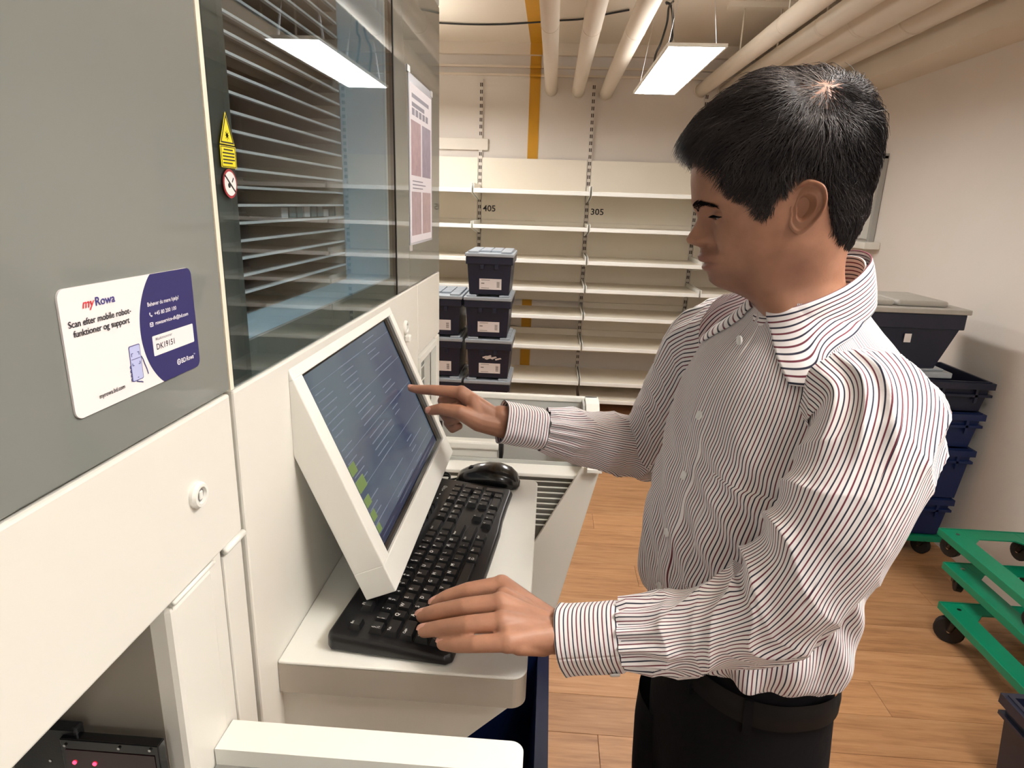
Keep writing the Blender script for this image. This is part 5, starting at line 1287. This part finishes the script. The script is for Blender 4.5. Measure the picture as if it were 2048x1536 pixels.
def surf_at(s, z, off=0.0):
    p = np.array([ph_of(s % LT)]); return torso_point(p, np.array([z]), folds(np.array([s]), np.array([z])) * .65 + .0018 + off)[0]
# buttons
for k, z in enumerate((1.405, 1.325, 1.245, 1.165, 1.085)):
    p = surf_at(.002, z); q2 = surf_at(.002, z + .01); e1 = (q2 - p) / np.linalg.norm(q2 - p); q3 = surf_at(.010, z); e2 = (q3 - p); e2 -= e1 * (e2 @ e1); e2 /= np.linalg.norm(e2); nb = np.cross(e2, e1); nb = nb if nb @ TF > 0 else -nb
    m = MB(); n = 18; prof = [(.0058, 0), (.0058, .0016), (.0050, .0024), (.0040, .0018), (0.0001, .0018)]
    vs = [Vector(p + nb * (d_ + .0004) + (e1 * math.cos(2 * math.pi * i / n) + e2 * math.sin(2 * math.pi * i / n)) * r_) for r_, d_ in prof for i in range(n)]
    m.add(vs, [(j * n + i, j * n + (i + 1) % n, (j + 1) * n + (i + 1) % n, (j + 1) * n + i) for j in range(len(prof) - 1) for i in range(n)], True); child('button', m, M_BTN, shirt)
# sleeves
def sleeve(name, path, rads, cut, A=1.0, seed=0.0, seam_dir=None, ell=1.0, fold_at=2.6):
    """tube along a smooth path; rads at the path knots"""
    P = np.array([list(p) for p in path], float); n = len(P); tk = np.concatenate([[0], np.cumsum(np.linalg.norm(np.diff(P, axis=0), axis=1))])
    fx = [pch(tk, P[:, k]) for k in range(3)]; fr = pch(tk, rads); NSg, NR = 230, 150; t = np.linspace(0, tk[-1], NSg)
    C = np.stack([f(t) for f in fx], -1)
    for _ in range(14): C[1:-1] = .25 * C[:-2] + .5 * C[1:-1] + .25 * C[2:]
    T = np.gradient(C, axis=0); T /= np.linalg.norm(T, axis=1, keepdims=True)
    nx = np.array(seam_dir, float); N1 = []
    for i in range(NSg):
        nx = nx - T[i] * (nx @ T[i]); nx /= np.linalg.norm(nx); N1.append(nx.copy())
    N1 = np.array(N1); N2 = np.cross(T, N1); ps = np.linspace(0, 2 * np.pi, NR + 1)
    Tg_, Pg_ = np.meshgrid(t, ps, indexing='ij'); cp, sp_ = np.cos(Pg_), np.sin(Pg_); R0 = fr(Tg_); L = tk[-1]; s = Tg_ / L
    nz = lambda a, b, c: vnoise(cp * a + 7, sp_ * a + 3 + seed, Tg_ * b + c)
    elb = gau(s - .50, .15); cuf = sstep(.80, .97, s); sh = gau(s - .12, .1)
    rid = lambda x: 1 - 2 * np.abs(np.sin(x)) ** .8
    inner = .5 + .5 * np.cos(Pg_ - fold_at)
    d = A * (.0026 * nz(1.6, 14, 1) + .0016 * nz(2.6, 30, 4)
             + (.0058 * elb * inner ** .8 + .0012) * rid(Tg_ * 62 + 1.4 * np.cos(Pg_ - .6) + 2.6 * nz(1.1, 10, 5))
             + .0036 * elb * nz(1.8, 34, 9)
             + .0036 * cuf * np.sin(Pg_ * 12 + 4 * nz(1.4, 12, 2))
             + .0030 * sh * rid(Pg_ * 4 + 3 * nz(1.2, 9, 4))
             + .0034 * rid(Tg_ * 38 + Pg_ * 1.5 + 3.2 * nz(1.2, 8, 6)) * sstep(.48, .62, s) * (1 - cuf))
    R_ = R0 + d
    V = C[:, None] + N1[:, None] * (R_ * cp)[..., None] + N2[:, None] * (R_ * sp_ * ell)[..., None]
    u = Pg_ * .062 + .0012 * nz(2.0, 22, 3) + .0035 * nz(1.0, 7, 8) ; uv = np.stack([u, Tg_], -1)
    return child(name, np_mesh(name, V.reshape(-1, 3), grid_faces(NSg, NR + 1, False), M_SHIRT, uv.reshape(-1, 2)), None, shirt), C[-1], T[-1], N1[-1], N2[-1]
def cuff(c, T, n1, n2, r0, L_, rx=1.0, ry=1.0, gap=0.35):
    """stiff cuff: stripes run around the wrist"""
    NS_, NR = 26, 96; t = np.linspace(0, L_, NS_); ps = np.linspace(0, 2 * np.pi, NR + 1); tg, pg = np.meshgrid(t, ps, indexing='ij')
    r = r0 + .0025 * np.sin(pg * 2 + .7) + .0012 * np.cos(pg * 5) + .0012 * gau(tg - L_, .006) - .004 * gau(tg, .004) + .0008 * vnoise(np.cos(pg) * 2, np.sin(pg) * 2, tg * 40)
    r = r * (1 + .06 * np.abs(np.cos(pg - 2.2)) ** 6)
    V = c + tg[..., None] * T + (r * rx * np.cos(pg))[..., None] * n1 + (r * ry * np.sin(pg))[..., None] * n2
    me = np_mesh('cuff', V.reshape(-1, 3), grid_faces(NS_, NR + 1, False), M_SHIRT, np.stack([tg + .0012, pg * .03], -1).reshape(-1, 2))
    o = child('cuff', me, None, shirt); sm = o.modifiers.new('thick', 'SOLIDIFY'); sm.thickness = .0016; sm.offset = -1
    return o
# near (left) sleeve
EW = (WL_ - EL_).normalized(); cs = at(1245, 1271, 'y', .617)
nearP = [at(1708, 795, 'y', .660), at(1745, 832, 'y', .624), at(1726, 928, 'y', .596), at(1665, 1045, 'y', .581), at(1605, 1140, 'y', .578), at(1545, 1212, 'y', .583), at(1440, 1248, 'y', .597), at(1340, 1265, 'y', .609), cs]
_, c1, T1, a1, b1 = sleeve('sleeve', nearP, [.060, .0625, .0610, .0590, .0560, .0535, .0485, .0445, .0375], None, 1.2, 0.0, (0, 0, 1))
cuff(c1 - T1 * .003, T1, a1, b1, .0375, .072, .97, 1.06)
_d = np.array([.0, -.70, -.71]); _d = _d - T1 * (_d @ T1); _d /= np.linalg.norm(_d); _e = np.cross(T1, _d); m = MB(); n = 18; pc = c1 + T1 * .012 + _d * .0392
prof = [(.0055, 0), (.0055, .0018), (.0046, .0024), (.0001, .0018)]
m.add([Vector(pc + _d * d_ + (T1 * math.cos(2 * math.pi * i / n) + _e * math.sin(2 * math.pi * i / n)) * r_) for r_, d_ in prof for i in range(n)], [(j * n + i, j * n + (i + 1) % n, (j + 1) * n + (i + 1) % n, (j + 1) * n + i) for j in range(3) for i in range(n)], True)
child('button', m, M_BTN, shirt)
EW2 = (WR_ - ER_).normalized(); cs2 = WR_ + EW2 * -.080
farP = [SR_ + Vector((.03, -.05, .02)), SR_ + Vector((.004, -.004, .0)), SR_ * .7 + ER_ * .3, SR_ * .35 + ER_ * .65, ER_, ER_ * .78 + WR_ * .22, ER_ * .5 + WR_ * .5, cs2]
_, c2, T2, a2, b2 = sleeve('sleeve', farP, [.084, .078, .070, .065, .061, .055, .049, .0365], None, 1.0, 4.0, (0, 0, 1))
cuff(c2 - T2 * .003, T2, a2, b2, .0360, .080, 1.0, 1.0)
# collar: fold line around the neck, leaf falling outwards
def collar():
    NC, NVv = 160, 26; u = np.linspace(-1, 1, NC); PH = u * np.pi * .0 + np.sign(u) * (np.pi - (1 - np.abs(u)) * 0)
    th0 = math.radians(15); ang = np.where(u >= 0, th0 + (1 - u) * (np.pi - th0), -(th0 + (1 + u) * (np.pi - th0)))     # u=+-1 front, 0 back ; his left positive
    ang = np.where(u >= 0, th0 + (1 - u) * (np.pi - th0), -(th0 + (1 + u) * (np.pi - th0)))
    ca, sa = np.cos(ang), np.sin(ang)
    ctr_ = np.array([.3105, .790, 0]); fz = 1.573 - .036 * ca
    fold = ctr_ + (np.where(ca > 0, .063, .057) * ca)[:, None] * TF + (.062 * sa)[:, None] * TL; fold[:, 2] = fz
    fr = sstep(.15, 1.0, ca); ra_ = np.stack([ca, sa], -1)
    outw = ca[:, None] * TF + sa[:, None] * TL
    drop = .049 + .016 * fr; outd = .012 + .010 * fr
    a2 = ang + np.sign(ang) * .62 * fr ** 1.5; c2_, s2_ = np.cos(a2), np.sin(a2)
    low = ctr_ + ((np.where(c2_ > 0, .063, .057) + outd) * c2_)[:, None] * TF + ((.062 + outd) * s2_)[:, None] * TL; low[:, 2] = fz - drop
    low = low + fr[:, None] ** 2 * ((np.sign(sa) * .010)[:, None] * TL)
    v = np.linspace(0, 1, NVv); V = []
    for k in v:
        bul = math.sin(k * math.pi) * .0015 + (.0035 * math.sin(min(1, k * 8) * math.pi / 2) )
        p = fold * (1 - k) + low * k + outw * bul; V.append(p)
    V = np.stack(V, 0)
    ax_ = np.stack([TC(V[..., 2]), np.full(V.shape[:2], .792)], -1); rel = V[..., :2] - ax_; xx = rel @ TF[:2]; yy = rel @ TL[:2]; rr0 = np.hypot(xx, yy) + 1e-9
    zc = V[..., 2]; ext = np.where(xx >= 0, fF(zc), fB(zc)); q_ = (np.abs(yy) / fWt(zc)) / (np.abs(xx) / ext + 1e-9); ph = np.arctan(q_ ** (1 / .84))
    rt = np.hypot(ext * np.cos(ph) ** .84, fWt(zc) * np.sin(ph) ** .84) + .0055 * np.linspace(0, 1, NVv)[:, None] ** .5
    k_ = np.maximum(1, rt / rr0); V[..., :2] = ax_ + rel * k_[..., None]
    g = np.linspace(0, .054, NVv)[:, None] + np.zeros((1, NC)); uv = np.stack([g, np.tile(ang * .06, (NVv, 1))], -1)
    o = child('collar_leaf', np_mesh('collar_leaf', V.reshape(-1, 3), grid_faces(NVv, NC, False), M_SHIRT, uv.reshape(-1, 2)), None, shirt)
    sm = o.modifiers.new('thick', 'SOLIDIFY'); sm.thickness = .0018; sm.offset = 0
    # stand
    th1 = math.radians(3); ang = np.where(u >= 0, th1 + (1 - u) * (np.pi - th1), -(th1 + (1 + u) * (np.pi - th1))); ca, sa = np.cos(ang), np.sin(ang)
    fz = 1.5665 - .036 * ca; V = []; outw = ca[:, None] * TF + sa[:, None] * TL
    for k in v:
        p = ctr_ + ((np.where(ca > 0, .060, .0545) + .008 * k + .004 * k * (ca > .5)) * ca)[:, None] * TF + ((.0595 + .006 * k) * sa)[:, None] * TL; p[:, 2] = fz - .042 * k; V.append(p)
    V = np.stack(V, 0); g = np.linspace(.002, .044, NVv)[:, None] + np.zeros((1, NC)); uv = np.stack([g, np.tile(ang * .06, (NVv, 1))], -1)
    o = child('collar_stand', np_mesh('collar_stand', V.reshape(-1, 3), grid_faces(NVv, NC, False), M_SHIRT, uv.reshape(-1, 2)), None, shirt)
    sm = o.modifiers.new('thick', 'SOLIDIFY'); sm.thickness = .0018; sm.offset = 0
collar()
# collar button
p = np.array([.3105, .790, 0]) + TF * .080; m = MB(); n = 18
for r_, d_, r2_, d2_ in ((.0058, 0, .0058, .002), (.0058, .002, .0045, .0026), (.0045, .0026, .0001, .002)):
    c_ = Vector((p[0], p[1], 1.500)); F_ = Vector(TF); E1 = Vector(TL); E2 = Vector((0, 0, 1))
    vs = [c_ + F_ * d_ + (E1 * math.cos(2 * math.pi * i / n) + E2 * math.sin(2 * math.pi * i / n)) * r_ for i in range(n)] + [c_ + F_ * d2_ + (E1 * math.cos(2 * math.pi * i / n) + E2 * math.sin(2 * math.pi * i / n)) * r2_ for i in range(n)]
    m.add(vs, [(i, (i + 1) % n, n + (i + 1) % n, n + i) for i in range(n)], True)
child('button', m, M_BTN, shirt)
# cuff button on the near sleeve
# ---------------- trousers, belt, shoes
zs = np.linspace(1.115, .80, 60); Zg, Pg = np.meshgrid(zs, np.linspace(0, 2 * np.pi, 120, endpoint=False), indexing='ij')
Vt = torso_point(Pg, np.minimum(Zg, 1.08), -.004 + .0015 * vnoise(np.cos(Pg) * 3, np.sin(Pg) * 3, Zg * 14)); Vt[..., 2] = Zg; Vt = Vt.reshape(-1, 3); Ft = grid_faces(60, 120)
tv, tf_ = [Vt], [Ft]; cnt = len(Vt)
for (hp, kn, an), s_ in zip(LEGS, (1, -1)):
    zl = np.linspace(.90, .05, 90); cx = pch([an[2], kn[2], hp[2]], [an[0], kn[0], hp[0]]); cy = pch([an[2], kn[2], hp[2]], [an[1], kn[1], hp[1]]); rr_ = pch([.05, .2, .48, .75, .9], [.062, .060, .070, .090, .094])
    Zl, Pl = np.meshgrid(zl, np.linspace(0, 2 * np.pi, 64, endpoint=False), indexing='ij'); R_ = rr_(Zl) + .003 * vnoise(np.cos(Pl) * 2, np.sin(Pl) * 2 + 5 * s_, Zl * 12)
    C = np.stack([cx(Zl), cy(Zl), Zl], -1); Vl = C + (R_ * 1.16 * np.cos(Pl))[..., None] * TF + (R_ * np.sin(Pl))[..., None] * TL
    tv.append(Vl.reshape(-1, 3)); tf_.append(grid_faces(90, 64) + cnt); cnt += len(Vl.reshape(-1, 3))
tr = child('trousers', np_mesh('trousers', np.vstack(tv), np.vstack(tf_), M_TROU)); tr['label'] = 'plain black trousers'
zs = np.linspace(1.082, 1.046, 8); Zg, Pg = np.meshgrid(zs, np.linspace(0, 2 * np.pi, 120, endpoint=False), indexing='ij')
bl = child('belt', np_mesh('belt', torso_point(Pg, Zg, .0005 + .002 * gau(Zg - 1.064, .012)).reshape(-1, 3), grid_faces(8, 120), mat('belt_leather', (11, 11, 12), .6, spec=.25)))
for s in (.16, .06, -.10):
    m = MB(); q_ = [torso_point(np.array([ph_of((s + ds) % LT)]), np.array([1.060 + dz]), .007 + do)[0] for ds, dz, do in ((-.006, -.024, -.006), (.006, -.024, -.006), (.006, .024, -.006), (-.006, .024, -.006), (-.006, -.024, -.001), (.006, -.024, -.001), (.006, .024, -.001), (-.006, .024, -.001))]
    m.add(q_, [(0, 3, 2, 1), (4, 5, 6, 7), (0, 1, 5, 4), (1, 2, 6, 5), (2, 3, 7, 6), (3, 0, 4, 7)]); child('belt_loop', m, M_TROU, tr)
for (hp, kn, an), s_ in zip(LEGS, (1, -1)):
    rings = []
    for x, w, h in ((-.075, .020, .055), (-.06, .034, .075), (-.02, .038, .085), (.03, .038, .080), (.08, .044, .055), (.14, .046, .045), (.18, .036, .036), (.20, .016, .022)):
        ring = []
        for k in range(20):
            a = 2 * math.pi * k / 20; c_ = np.array([an[0], an[1], 0]) + TF * x + TL * w * math.cos(a) + np.array([0, 0, max(0.0, h * .5 + h * .55 * math.sin(a))]); ring.append(tuple(c_))
        rings.append(ring)
    v, f = loft(rings); m = MB(); m.add(v, f, True); child('shoe', m, mat('shoe_leather', (22, 20, 20), .35))
